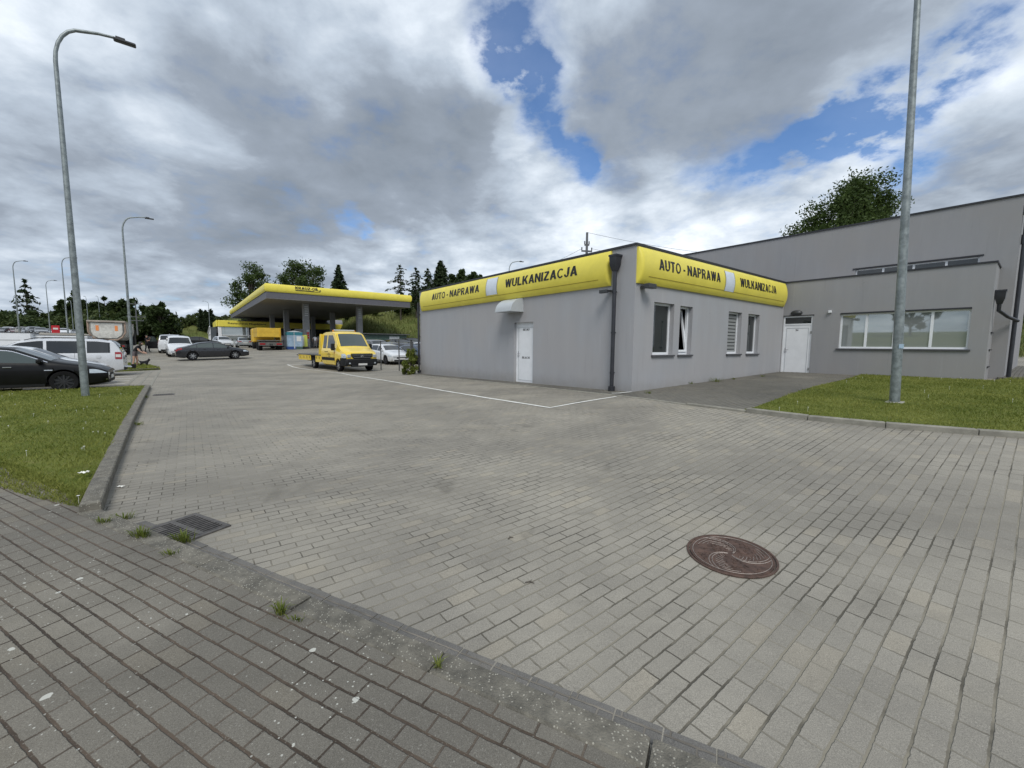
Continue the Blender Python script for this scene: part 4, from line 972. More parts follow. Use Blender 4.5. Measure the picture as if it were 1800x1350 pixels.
# ------------------------------------------------------------------ vehicles
def interp(pts, x):
    if x <= pts[0][0]: return pts[0][1]
    for (a, b), (c, d) in zip(pts, pts[1:]):
        if x <= c: return b+(d-b)*(x-a)/(c-a+1e-9)
    return pts[-1][1]
class Car:
    def __init__(s, x0, x1, W, top, belt, wheels, wr=.32, zb=.2, tumble=.38, nose=.16, tailt=.10, arch=.05, smooth_w=.09, bulge=.03):
        s.x0, s.x1, s.W, s.topp, s.beltp, s.wh, s.wr, s.zb, s.tum, s.nose, s.tail, s.arch, s.sw, s.bulge = x0, x1, W, top, belt, wheels, wr, zb, tumble, nose, tailt, arch, smooth_w, bulge
    def top(s, x):
        k = s.sw; return sum(interp(s.topp, min(max(x+d*k, s.x0), s.x1)) for d in (-1, -.5, 0, .5, 1))/5
    def belt(s, x): return min(interp(s.beltp, x), s.top(x)-.04)
    def sec(s, x):
        xm = (s.x0+s.x1)/2; L = (s.x1-s.x0)/2; f = (x-xm)/L
        k = s.nose if f > 0 else s.tail; w = s.W/2*(1-k*(max(0, abs(f)-.70)/.30)**2.2)
        zt = s.top(x); zl = s.belt(x); zb = s.zb+.07*max(0, (abs(f)-.84)/.16)
        P_ = [[0, zb], [w*.86, zb], [w*.955, zb+.06], [w*.99, zb+.20], [w, zb+.2+(zl-zb-.2)*.55], [w*(1-s.bulge*.3), zl-.06], [w*(1-s.bulge)-.004, zl]]
        z7 = max(zl+.002, zt-.075); y7 = P_[6][0]-s.tum*(z7-zl); P_.append([y7, z7])
        P_ += [[y7-.075, max(z7, zt-.022)], [y7*.5, zt], [0, zt+.012]]
        for wx in s.wh:
            R_ = s.wr+s.arch; dx = x-wx
            if abs(dx) < R_:
                za = s.wr+math.sqrt(R_*R_-dx*dx)
                for i, e in ((1, 0), (2, 0), (3, .004), (4, .012), (5, .02)):
                    if P_[i][1] < za+e: P_[i][1] = za+e
                for i in (1, 2): P_[i][0] = max(P_[i][0], w*.975 if i == 2 else w*.9)
        return P_
    def y(s, x, z):
        P_ = s.sec(x)[2:9]
        if z <= P_[0][1]: return P_[0][0]
        for (a, b), (c, d) in zip(P_, P_[1:]):
            if z <= d: return a+(c-a)*(z-b)/(d-b+1e-9)
        return P_[-1][0]
    def zt(s, x, y):
        P_ = s.sec(x)[7:]; y = abs(y)
        for (a, b), (c, d) in zip(P_, P_[1:]):
            if y >= c: return b+(d-b)*(min(y, a)-a)/(c-a-1e-9)
        return P_[-1][1]
    def body(s, name, m, parent, extra=None):
        xs_ = set(np.linspace(s.x0, s.x1, 46).tolist())
        for wx in s.wh:
            R_ = s.wr+s.arch
            for k in range(15): xs_.add(wx+R_*.9995*math.cos(math.pi*k/14))
        for x, _ in s.topp: xs_.add(x)
        xs_ = sorted(x for x in xs_ if s.x0 <= x <= s.x1); n = 11; mb = MB(); vs = []
        for x in xs_:
            P_ = s.sec(x); vs += [(x, y, z) for y, z in P_]+[(x, -y, z) for y, z in P_[1:-1][::-1]]
        m_ = 2*n-2; fs = [(i*m_+j, i*m_+(j+1) % m_, (i+1)*m_+(j+1) % m_, (i+1)*m_+j) for i in range(len(xs_)-1) for j in range(m_)]
        fs += [tuple(range(m_-1, -1, -1)), tuple(range((len(xs_)-1)*m_, len(xs_)*m_))]
        mb.add(vs, fs); return mb.build(name, m, parent, smooth=38)
    def side(s, name, m, parent, x0, x1, zlo, zhi, off=.006, nx=10, nz=5, sides=(1, -1), label=None, one=False):
        out = []
        f0 = zlo if callable(zlo) else (lambda x, c=zlo: c); f1 = zhi if callable(zhi) else (lambda x, c=zhi: c)
        for sd_ in sides:
            mb = MB(); vs = []
            for i in range(nx+1):
                x = x0+(x1-x0)*i/nx; a = f0(x); b = max(a+.004, f1(x))
                for j in range(nz+1):
                    z = a+(b-a)*j/nz; vs.append((x, sd_*(s.y(x, z)+off), z))
            mb.add(vs, [(i*(nz+1)+j, (i+1)*(nz+1)+j, (i+1)*(nz+1)+j+1, i*(nz+1)+j+1) for i in range(nx) for j in range(nz)])
            out.append(mb.build(name, m, parent, smooth=60, label=label))
        return out
    def over(s, name, m, parent, x0, x1, yf=.93, off=.006, nx=8, ny=10, ymax=None):
        mb = MB(); vs = []
        for i in range(nx+1):
            x = x0+(x1-x0)*i/nx; yy = s.sec(x)[7][0]*yf
            if ymax: yy = min(yy, ymax)
            dxd = .02; sl = (s.top(x+dxd)-s.top(x-dxd))/(2*dxd); nl = math.hypot(1, sl)
            for j in range(ny+1):
                y = -yy+2*yy*j/ny; vs.append((x-sl/nl*off, y, s.zt(x, y)+off/nl))
        mb.add(vs, [(i*(ny+1)+j, (i+1)*(ny+1)+j, (i+1)*(ny+1)+j+1, i*(ny+1)+j+1) for i in range(nx) for j in range(ny)])
        return mb.build(name, m, parent, smooth=60)
    def wheels(s, parent, rim, spokes=5, w_=.21, cap=False, ys=None):
        for wx in s.wh:
            for sd_ in (1, -1):
                yo = (ys if ys else s.W/2-.02)*sd_; yi = yo-w_*sd_; r = s.wr
                mb = MB(); mb.lathe([(r*.66, yi), (r*.93, yi), (r, yi+.03*sd_), (r, yo-.03*sd_), (r*.94, yo), (r*.68, yo-.012*sd_), (r*.64, yo-.03*sd_)], 32, 'y', (wx, 0, r))
                tw = mb.build('wheel', M['tyre'], parent, smooth=40)
                mb = MB(); mb.lathe([(0, yo-.075*sd_), (r*.62, yo-.075*sd_), (r*.655, yo-.02*sd_), (r*.69, yo-.012*sd_)], 32, 'y', (wx, 0, r))
                mb.build('rim', M['rimd'] if spokes else rim, tw, smooth=40)
                mb = MB()
                for k in range(spokes):
                    a = 2*math.pi*k/spokes+.3; ca, sa = math.cos(a), math.sin(a); pa = (-sa, ca); q0, q1 = r*.10, r*.655; h0, h1 = r*.07, r*.055*(1.6 if spokes < 7 else 1)
                    yf_, yb_ = yo-.018*sd_, yo-.06*sd_
                    vs = [(wx+ca*q+pa[0]*h, yy, r+sa*q+pa[1]*h) for yy in (yf_, yb_) for q, h in ((q0, -h0), (q0, h0), (q1, h1), (q1, -h1))]
                    mb.add(vs, [(0, 1, 2, 3), (4, 5, 6, 7), (0, 1, 5, 4), (1, 2, 6, 5), (2, 3, 7, 6), (3, 0, 4, 7)])
                mb.lathe([(0, yo-.012*sd_), (r*.14, yo-.014*sd_), (r*.17, yo-.05*sd_)], 16, 'y', (wx, 0, r))
                mb.build('spokes', rim, tw)
def plain_box(name, m, parent, *a, bev=.0, label=None): return MB().box(*a, bev).build(name, m, parent, label=label)
SEDAN = dict(x0=-2.43, x1=2.43, W=1.86, top=[(-2.43, .80), (-2.36, 1.0), (-1.78, 1.09), (-.95, 1.38), (-.25, 1.45), (.35, 1.41), (1.22, 1.0), (1.85, .88), (2.28, .77), (2.43, .66)], belt=[(-2.4, .97), (0, .93), (1.3, .88), (2.4, .7)], wheels=(-1.40, 1.42), wr=.335)
HATCH = dict(x0=-2.18, x1=2.18, W=1.80, top=[(-2.18, .80), (-2.12, 1.05), (-1.80, 1.30), (-1.05, 1.43), (-.15, 1.45), (.35, 1.38), (1.12, 1.0), (1.72, .87), (2.06, .77), (2.18, .66)], belt=[(-2.2, 1.02), (0, .93), (1.2, .88), (2.2, .7)], wheels=(-1.28, 1.34), wr=.32)
MINIVAN = dict(x0=-2.57, x1=2.57, W=1.98, top=[(-2.57, .95), (-2.50, 1.32), (-2.28, 1.66), (-1.7, 1.74), (.1, 1.74), (.72, 1.64), (1.60, 1.12), (2.15, .99), (2.48, .78), (2.57, .55)], belt=[(-2.57, 1.07), (0, 1.05), (1.6, 1.0), (2.57, .8)], wheels=(-1.55, 1.52), wr=.34, tumble=.26)
VAN = dict(x0=-2.2, x1=2.2, W=1.82, top=[(-2.2, .95), (-2.17, 1.60), (-2.02, 1.78), (-.8, 1.83), (.35, 1.81), (.72, 1.70), (1.28, 1.14), (1.82, .98), (2.12, .78), (2.2, .52)], belt=[(-2.2, 1.05), (1.3, 1.03), (2.2, .8)], wheels=(-1.35, 1.35), wr=.32, tumble=.18)
ESTATE = dict(x0=-2.3, x1=2.3, W=1.84, top=[(-2.3, .85), (-2.24, 1.15), (-1.95, 1.46), (-1.4, 1.60), (0, 1.62), (.4, 1.55), (1.15, 1.08), (1.8, .96), (2.18, .78), (2.3, .55)], belt=[(-2.3, 1.05), (1.2, .98), (2.3, .78)], wheels=(-1.36, 1.38), wr=.34)
def vehicle(name, label, cat, spec, pt, x, y, rz, group=None, rim='rims', spokes=5, wins=None, ws=None, rw=None, glass='cglass', dark_trim=True, chrome=False, rails=False, detail=2, z=None, tailtype=0, plate=True, handles=True):
    t = thing(name, label, cat, (x, y, (H(x, y) if z is None else z)+.006), rz, group)
    gx_, gy_ = (H(x+.5, y)-H(x-.5, y)), (H(x, y+.5)-H(x, y-.5))
    t.rotation_euler = (0, -(gx_*math.cos(rz)+gy_*math.sin(rz)), rz)
    c = Car(**spec); x0, x1, W = c.x0, c.x1, c.W
    b = c.body('body', P[pt], t)
    G = M[glass]; zr = max(z_ for _, z_ in spec['top'])
    # glass
    xt = [p for p in spec['top']]
    # windscreen: from hood base to roof front
    fr = [p for p in xt if p[0] > .2]
    ws = ws or (c_roof(xt), c_hood(xt)); c.over('windscreen', G, t, ws[0]+.06, ws[1]-.06)
    if rw is not False:
        rw = rw or (xt[2][0]+.02, xt[3][0]-.03) if name == 'sedan' else (rw or (x0+.09, xt[2][0]+.08))
        c.over('rear_window', G, t, rw[0], rw[1], yf=.88)
    zhi = lambda x_: min(c.top(x_)-.105, zr-.105)
    for (a, b_) in (wins or ((-1.4, -1.0), (-.95, -.02), (.04, 1.0))):
        for q in c.side('side_window', G, t, a, b_, lambda x_: c.belt(x_)+.035, zhi, off=.005, nx=12): pass
    if chrome:
        lo, hi = (wins or ((-1.4, 1.0),))[0][0], (wins or ((-1.4, 1.0),))[-1][1]
        c.side('chrome_strip', M['chrome'], t, lo-.05, hi+.12, lambda x_: zhi(x_)+.0, lambda x_: zhi(x_)+.022, off=.007, nx=26, nz=1)
        c.side('fender_vent', M['chrome'], t, 1.02, 1.20, .70, .725, off=.008, nx=2, nz=1)
    if dark_trim: c.side('sill_trim', M['plastic'], t, c.wh[0]+c.wr+.08, c.wh[1]-c.wr-.08, c.zb+.01, c.zb+.09, off=.006, nx=6, nz=1)
    # shut lines
    for xx in ((-.98, .0, 1.05) if detail > 1 else ()):
        xx2 = xx
        c.side('door_seam', M['plastic'], t, xx2-.004, xx2+.004, c.zb+.12, lambda x_: c.belt(x_)+.03, off=.003, nx=1, nz=8)
    if handles:
        for sd_ in (1, -1):
            for xx in (-.62, .28):
                z_ = c.belt(xx)-.10; yy = c.y(xx, z_); m_ = MB(); m_.box(xx-.09, xx+.09, min(sd_*yy, sd_*(yy+.03)), max(sd_*yy, sd_*(yy+.03)), z_-.012, z_+.014, .005); m_.build('door_handle', M['chrome'] if chrome else P[pt], t)
    for sd_ in (1, -1):
        xx = ws[1]-.28; z_ = c.belt(xx)+.10; yy = c.y(xx, z_); m_ = MB(); m_.box(xx-.06, xx+.06, min(sd_*(yy-.02), sd_*(yy+.19)), max(sd_*(yy-.02), sd_*(yy+.19)), z_-.07, z_+.07, .03); m_.build('mirror', P[pt] if pt != 'silver' else M['plastic'], t, smooth=40)
    # lamps
    zh = interp(xt, x1-.28)
    c.side('headlight', M['head'], t, x1-.42, x1-.02, lambda x_: .59, lambda x_: min(.72, c.top(x_)-.09), off=.007, nx=6, nz=2)
    for sd_ in (1, -1):
        yy = W/2*.60; m_ = MB(); ze = c.top(x1)-.08; m_.box(x1-.05, x1+.008, min(sd_*yy*.82, sd_*yy*1.26), max(sd_*yy*.82, sd_*yy*1.26), ze-.11, ze-.01, .008); m_.build('headlight', M['head'], t)
    m_ = MB(); m_.box(x1-.03, x1+.010, -.42, .42, .44, .56, .01); m_.build('grille', M['plastic'], t)
    m_ = MB(); m_.box(x1-.05, x1+.012, -.62, .62, .26, .36, .01); m_.build('lower_grille', M['plastic'], t)
    if chrome:
        for sd_ in (1, -1): m_ = MB(); m_.box(x1-.12, x1-.02, min(sd_*.55, sd_*.78), max(sd_*.55, sd_*.78), .36, .385); m_.build('fog_light_trim', M['chrome'], t)
    if plate:
        m_ = MB(); m_.box(x1+.008, x1+.02, -.26, .26, .38, .49); m_.build('number_plate', M['plate'], t)
        m_ = MB(); m_.box(x0-.02, x0+.01, -.26, .26, .62, .73); m_.build('number_plate', M['plate'], t)
    ztl = c.top(x0+.05)
    if tailtype == 1:
        c.side('tail_light', M['tail'], t, x0+.02, x0+.26, .80, 1.14, off=.01, nx=4, nz=3); c.side('reversing_light', M['plate'], t, x0+.06, x0+.24, .90, 1.03, off=.014, nx=3, nz=1)
    elif tailtype == 2:
        c.side('tail_light', M['tail'], t, x0+.01, x0+.14, .85, 1.35, off=.008, nx=4, nz=3)
    else:
        c.side('tail_light', M['tail'], t, x0+.02, x0+.40, lambda x_: min(.86, c.top(x_)-.2), lambda x_: min(.98, c.top(x_)-.06), off=.008, nx=4, nz=2)
        for sd_ in (1, -1): m_ = MB(); m_.box(x0-.008, x0+.05, min(sd_*.42, sd_*.76), max(sd_*.42, sd_*.76), ztl-.20, ztl-.08, .006); m_.build('tail_light', M['tail'], t)
    m_ = MB(); m_.box(x0-.01, x0+.05, -.7, .7, .26, .40, .01); m_.build('rear_bumper_insert', M['plastic'], t)
    if rails:
        for sd_ in (1, -1):
            pts = [(xx, sd_*(c.sec(xx)[8][0]-.03), c.top(xx)+(.0 if k in (0, 8) else .05)) for k, xx in enumerate(np.linspace(-2.1, .55, 9))]
            MB().tube(pts, .016, 6).build('roof_rail', M['plastic'], t)
    c.wheels(t, M[rim], spokes)
    if detail > 1:
        m_ = MB(); xx = -1.3; m_.add([(xx, -.01, c.top(xx)), (xx+.16, -.01, c.top(xx+.16)), (xx+.02, -.01, c.top(xx)+.09), (xx, .01, c.top(xx)), (xx+.16, .01, c.top(xx+.16)), (xx+.02, .01, c.top(xx)+.09)], [(0, 1, 2), (5, 4, 3), (0, 3, 4, 1), (1, 4, 5, 2), (2, 5, 3, 0)]); m_.build('aerial', P[pt], t)
    t['spec'] = name; return t, c
def c_roof(xt):   # roof front end
    zr = max(z for _, z in xt); return max(x for x, z in xt if z > zr-.09)
def c_hood(xt):
    k = c_roof(xt); return min(x for x, z in xt if x > k+.2)
def at_side(u, v): return Vector(at(u, v))
hB = ANG; hA = ANG+math.pi/2; hmA = ANG-math.pi/2; hmB = ANG+math.pi
# black saloon nose towards the yard; its near front wheel is seen beside the big lamp post
fw = Vector(at(114, 690)); c_ = fw-B2*1.42+A2*.93
vehicle('sedan', 'black saloon car with dark wheels parked behind the left lawn', 'car', SEDAN, 'black', c_.x, c_.y, hB, 'cars parked in the left bays', rim='rimd', spokes=10, wins=((-1.55, -1.12), (-1.07, -.06), (0, .98)), chrome=True, glass='cglass_l')
c2 = c_+A2*2.55-B2*.15
vehicle('hatchback', 'white hatchback mostly hidden between the black saloon and the white minivan', 'car', HATCH, 'white', c2.x, c2.y, hB, 'cars parked in the left bays')
rb = Vector(at(212, 661)); c3 = rb-B2*2.45+A2*1.0
tmv, _c = vehicle('minivan', 'silver white minivan with roof rails seen from its rear left side', 'minivan', MINIVAN, 'silver', c3.x, c3.y, hmB, 'cars parked in the left bays', wins=((-2.15, -1.38), (-1.33, -.12), (-.02, .98)), rails=True, tailtype=1, ws=(.72, 1.6))
MB().tube([(-2.57, -.4, .42), (-2.80, -.3, .40), (-2.80, .3, .40), (-2.57, .4, .42)], .03, 8).build('tow_bar', M['chrome'], tmv)
MB().box(-2.95, -2.78, -.12, .12, .32, .52, .02).build('tow_hitch', M['plastic'], tmv)
m_ = MB(); m_.lathe([(0, .02), (.085, .015), (.09, 0)], 20, 'y'); m_.xf(Matrix.Translation((-1.75, .992, .92))); m_.build('fuel_cap', P['silver'], tmv, smooth=40)
# dark saloon crossing the yard
c4 = Vector((-24.75, 34.2)); vehicle('sedan', 'dark grey saloon car crossing the yard in front of the white vans', 'car', SEDAN, 'dark', c4.x, c4.y, hB+R(4), None, wins=((-1.55, -1.12), (-1.07, -.06), (0, .98)), spokes=7, chrome=False, glass='cglass_l')
cd = Vector((-30.6, 38.0)); tv, cv = vehicle('delivery_van', 'small white panel van facing the camera behind the dark saloon', 'van', VAN, 'white', cd.x, cd.y, R(-48), None, wins=((.10, .98),), rw=False, ws=(.66, 1.32))
cv.side('cargo_door_moulding', M['plastic'], tv, -1.9, 1.0, .62, .66, off=.01, nx=6, nz=1)
md = Vector((-35.9, 43.6)); tm2, cm2 = vehicle('people_carrier', 'white people carrier seen from behind with its driver door open', 'minivan', {**MINIVAN, 'W': 1.92, 'top': [(a, b+.1 if b > 1.3 else b) for a, b in MINIVAN['top']]}, 'white', md.x, md.y, hA-R(2), None, tailtype=2, wins=((-2.1, -1.3), (-1.2, -.1), (0, .95)), ws=(.72, 1.6))
od = thing('_x', None, None); bpy.data.objects.remove(od)
m_ = MB(); pts = [(0, .35), (0, 1.0), (-.12, 1.05), (-.45, 1.62), (-1.0, 1.66), (-1.05, .35)]
m_.add([(x, 0, z) for x, z in pts]+[(x, .06, z) for x, z in pts], [(0, 1, 2, 3, 4, 5), (11, 10, 9, 8, 7, 6)]+[(i, (i+1) % 6, 6+(i+1) % 6, 6+i) for i in range(6)])
dr = m_.build('open_door', M['clothd'], tm2); dr.location = (1.0, .97, 0); dr.rotation_euler.z = R(-68)
m_ = MB(); m_.add([(x, -.006, z) for x, z in ((-.2, 1.08), (-.48, 1.56), (-.95, 1.6), (-.95, 1.08))], [(0, 1, 2, 3)]); m_.build('door_window', M['cglass_l'], dr)
# white hatchback behind the fence
vd = R(-46); vv = Vector(at(677, 641)); dd_ = Vector((math.cos(vd), math.sin(vd))); ll_ = Vector((-dd_.y, dd_.x)); cvv = vv-dd_*1.34+ll_*.9
vehicle('hatchback', 'white hatchback facing the camera behind the fence posts', 'car', HATCH, 'white', cvv.x, cvv.y, vd, None, spokes=10, rim='rimd')
# cars near the shop
vehicle('hatchback', 'small silver hatchback seen from behind left of the orange truck', 'car', HATCH, 'steel', -37.6, 58, hA, 'cars parked in front of the shop')
vehicle('estate_car', 'pale silver estate car nose on in front of the shop glass', 'car', ESTATE, 'silver', -42.6, 61, hmA+R(10), 'cars parked in front of the shop')
vehicle('sedan', 'dark car half hidden behind the white panel van', 'car', SEDAN, 'black', -42.3, 56, hB, 'cars parked in front of the shop')
# stock of dark cars behind the fence
protos = {}
def bg_car(kind, spec, pt, x, y, rz, label, group, z=None):
    if kind not in protos:
        t, c = vehicle(kind, label, 'car', spec, pt, x, y, rz, group, detail=1, z=z); protos[kind] = t
        return t
    t = copy_tree(protos[kind]); t.location = (x, y, (H(x, y) if z is None else z)+.006); t.rotation_euler = (0, 0, rz); t['label'] = label; t['group'] = group
    src = None
    for ch in t.children:
        if ch.data.materials and ch.data.materials[0] and ch.data.materials[0].name.startswith('paint_') and ch.data.materials[0] is not P[pt]:
            ch.data = ch.data.copy(); ch.data.materials[0] = P[pt]
    return t
G1 = 'dark used cars parked behind the fence'
for kind, spec, pt, u, d, rz, lab in (
    ('parked_estate', ESTATE, 'grey', 661, 38, vd, 'grey estate car behind the tow truck mirror, left of the white hatchback'),
    ('parked_estate', ESTATE, 'black', 702, 41, vd, 'black high roofed car behind the middle fence post'),
    ('parked_hatchback', HATCH, 'dark', 716, 35, vd+.1, 'dark hatchback right behind the white hatchback'),
    ('parked_hatchback', HATCH, 'blue', 738, 31.5, vd, 'dark blue hatchback behind the bush at the wall end'),
    ('parked_estate', ESTATE, 'black', 724, 46, vd-.2, 'black car with a roof box in the back row of the fenced yard'),
    ('parked_hatchback', HATCH, 'grey', 693, 37, vd, 'grey car showing its roof above the white hatchback'),
    ('parked_sedan', SEDAN, 'silver', 748, 37, vd+.2, 'silver saloon at the edge of the workshop wall'),
    ('parked_hatchback', HATCH, 'steel', 640, 43, vd, 'pale car just right of the tow truck roof'),
    ('parked_sedan', SEDAN, 'dark', 733, 41, vd, 'dark saloon in the middle row near the wall')):
    r_ = ray(u, 605); bg_car(kind, spec, P and pt, r_.x*d, d, rz, lab, G1)
G2 = 'cars in the far raised car park'
for i, (u, d, pt, k) in enumerate(((3, 78, 'dark', 'parked_sedan'), (17, 80, 'white', 'parked_estate'), (29, 80, 'maroon', 'parked_hatchback'), (41, 79, 'sand', 'parked_estate'), (52, 79, 'grey', 'parked_sedan'), (63, 77, 'dark', 'parked_estate'), (73, 77, 'grey', 'parked_hatchback'), (86, 84, 'steel', 'parked_hatchback'), (114, 80, 'white', 'parked_hatchback'), (128, 88, 'grey', 'parked_sedan'))):
    lab = ['dark saloon at the left edge of the far car park', 'white car second from the left in the far car park', 'maroon car beside the first far lamp post', 'sand coloured car right of the first far lamp post', 'grey saloon under the lone conifer', 'dark car left of the small verge bushes', 'grey hatchback nearest the small verge bushes', 'pale hatchback just left of the red box', 'white hatchback right of the red box', 'grey saloon behind the nearest lamp posts'][i]
    sp = dict(parked_sedan=SEDAN, parked_estate=ESTATE, parked_hatchback=HATCH)[k]
    r_ = ray(u, 600); bg_car(k, sp, pt, r_.x*d, d, R(-40+random.uniform(-15, 15)), lab, G2)
r_ = ray(99, 590); d = 74
rbx = thing('red_container', 'small red metal container standing in the far car park', 'container', drop(r_.x*d, d), R(45)); mb = MB(); mb.box(-.5, .5, -.3, .3, .1, 1.7, .05); mb.build('body', M['red'], rbx)
MB().box(-.3, .3, -.33, -.3, 1.0, 1.3).build('hatch', M['plate'], rbx); MB().box(-.4, .4, -.25, .25, 0, .1).build('base', M['chassis'], rbx)
# white box trailers behind the parked cars
def trailer(x, y, rz, L, W_, Ht, label, txt=True):
    t = thing('box_trailer', label, 'trailer', drop(x, y), rz, 'white box trailers parked behind the cars')
    MB().box(-L/2, L/2, -W_/2, W_/2, .65, Ht, .03).build('body', M['white'], t)
    mb = MB(); mb.box(-L/2-.01, L/2+.01, -W_/2-.01, W_/2+.01, Ht, Ht+.04); mb.box(-L/2-.01, L/2+.01, -W_/2-.012, -W_/2-.002, .66, .74); mb.build('edge_trim', M['galvd'], t)
    for sx in (-.45, .45): MB().lathe([(0, -.1), (.3, -.1), (.33, 0), (.3, .1), (0, .1)], 20, 'y', (sx, -W_/2+.12, .33)).build('wheel', M['tyre'], t)
    MB().box(-L/2, L/2, -W_/2+.1, W_/2-.1, .42, .649).build('chassis', M['chassis'], t)
    MB().tube([(L/2, 0, .5), (L/2+1.2, 0, .45)], .05, 6).build('drawbar', M['galvd'], t)
    if txt: mb = MB(); mb.box(L/2-1.6, L/2-.5, -W_/2-.006, -W_/2-.001, Ht-.5, Ht-.46); mb.box(-L/2+.8, -L/2+2.6, -W_/2-.006, -W_/2-.001, Ht-1.0, Ht-.9); mb.build('stripe', M['blind'], t)
    return t
r_ = ray(62, 590); p = Vector((r_.x*29, 29))-B2*3.0; trailer(p.x, p.y, hB, 6.0, 2.1, 2.18, 'white box trailer behind the minivan at the left edge')
r_ = ray(155, 592); p = Vector((r_.x*31, 31))-B2*1.9; trailer(p.x, p.y, hB, 4.0, 1.9, 1.95, 'white box trailer roof showing between the red box and the tipper', False)

# ------------------------------------------------------------------ yellow tow truck
ax = Vector((-9.42, 24.7)); trz = R(-46); td = Vector((math.cos(trz), math.sin(trz))); o_ = ax-td*1.95
tt = thing('tow_truck', 'yellow flatbed tow truck with black bumper parked on the white line', 'truck', drop(o_.x, o_.y, .006), trz)
CAB = dict(x0=-.62, x1=2.95, W=2.02, top=[(-.62, 2.30), (-.4, 2.34), (.9, 2.36), (1.30, 2.26), (2.02, 1.42), (2.50, 1.25), (2.80, 1.16), (2.95, 1.02)], belt=[(-.62, 1.30), (1.6, 1.28), (2.95, 1.0)], wheels=(1.95,), wr=.345, zb=.32, tumble=.13, nose=.13, tailt=.0, arch=.07)
cc = Car(**CAB); c_top_ = lambda x: cc.top(x)-.1; cc.body('cab', P['yellow'], tt)
cc.over('windscreen', M['cglass_l'], tt, 1.34, 1.98, yf=.95)
for a, b in ((-.42, .12), (.30, .98)): cc.side('side_window', M['cglass'], tt, a, b, lambda x: 1.34 if x < .7 else 1.34-(x-.7)*.25, lambda x: min(2.12, cc.top(x)-.15), nx=10)
cc.side('side_window', M['cglass'], tt, .98, 1.42, 1.28, lambda x: min(2.12-(x-.98)*.9, cc.top(x)-.12), nx=6)
cc.side('bumper_side', M['plastic'], tt, 2.30, 2.94, .34, lambda x: .78+.08*(x-2.3), off=.012, nx=8); cc.side('sill_trim', M['plastic'], tt, -.6, 1.5, .62, .80, off=.010, nx=6, nz=1)
for xx in (.2, 1.45): cc.side('door_seam', M['plastic'], tt, xx-.006, xx+.006, .5, 1.3, off=.004, nx=1)
mb = MB(); mb.box(2.72, 3.04, -.94, .94, .36, .76, .07); mb.box(2.8, 3.06, -.62, .62, .30, .40, .02); mb.build('front_bumper', M['plastic'], tt, smooth=40)
mb = MB(); mb.add([(x_, y_, z_) for x_ in (2.85, 2.985) for y_, z_ in ((-.46, .74), (.46, .74), (.63, .90), (.63, 1.06), (-.63, 1.06), (-.63, .90))], [(0, 1, 2, 3, 4, 5), (11, 10, 9, 8, 7, 6)]+[(i_, (i_+1) % 6, 6+(i_+1) % 6, 6+i_) for i_ in range(6)]); mb.build('grille', M['plastic'], tt)
mb = MB()
for z, y_ in ((.82, .5), (.91, .6), (1.0, .6)): mb.box(2.98, 3.002, -y_, y_, z, z+.024)
mb.lathe([(.105, 0), (.105, .02), (.09, .02), (.09, 0)], 28, 'x', (2.99, 0, .92))
for a in (90, 210, 330): mb.tube([(3.01, 0, .92), (3.01, .095*math.cos(R(a)), .92+.095*math.sin(R(a)))], [.016, .004], 6)
mb.build('emblem', M['rims'], tt)
for sd_ in (1, -1):
    cc.side('headlight', M['head'], tt, 2.5, 2.93, lambda x: .80+.0*(x), lambda x: min(1.06-.1*(2.93-x), c_top_(x)), off=.014, sides=(sd_,), nx=6)
    mb = MB(); mb.box(2.9, 2.985, min(sd_*.66, sd_*.86), max(sd_*.66, sd_*.86), .82, 1.0, .02); mb.build('headlight', M['head'], tt)
    mb = MB(); mb.box(3.03, 3.06, min(sd_*.70, sd_*.80), max(sd_*.70, sd_*.80), .46, .54, .01); mb.build('fog_light', M['head'], tt)
    mb = MB(); mb.box(1.55, 1.68, min(sd_*1.03, sd_*1.24), max(sd_*1.03, sd_*1.24), 1.22, 1.62, .03); mb.box(1.5, 1.6, min(sd_*.98, sd_*1.08), max(sd_*.98, sd_*1.08), 1.3, 1.34); mb.build('mirror', M['plastic'], tt, smooth=40)
    for xx in (.05, .35): mb = MB(); mb.box(xx-.08, xx+.08, min(sd_*1.0, sd_*1.035), max(sd_*1.0, sd_*1.035), 1.12, 1.15, .005); mb.build('door_handle', M['plastic'], tt)
    mb = MB(); mb.lathe([(0, 0), (.05, .01*sd_), (.06, 0)], 12, 'y', (1.52, sd_*1.005, 1.07)); mb.build('side_marker', M['amber'], tt)
mb = MB(); mb.box(3.06, 3.075, -.26, .26, .38, .49); mb.build('number_plate', M['plate'], tt)
mb = MB(); mb.box(.35, .62, -.62, .62, 2.37, 2.47, .03); mb.build('light_bar', M['hood'], tt)
for y_ in (-.66, .66): MB().lathe([(0, .09), (.05, .07), (.055, 0)], 12, 'z', (.48, y_, 2.36)).build('beacon', M['amber'], tt, smooth=50)
mb = MB(); mb.box(1.93, 2.0, -.18, .18, 1.43, 1.47); mb.build('dashboard_paper', M['plate'], tt)
mb = MB()
for k_, (xa, xb, z_) in enumerate(((.42, .75, 1.02), (.38, .90, .93), (.50, .80, .84))):
    mb.add([(x_, -(cc.y(x_, z2)+.006), z2) for z2 in (z_, z_+.035) for x_ in (xa, xb)], [(0, 1, 3, 2)])
mb.build('door_marking', M['black'], tt)
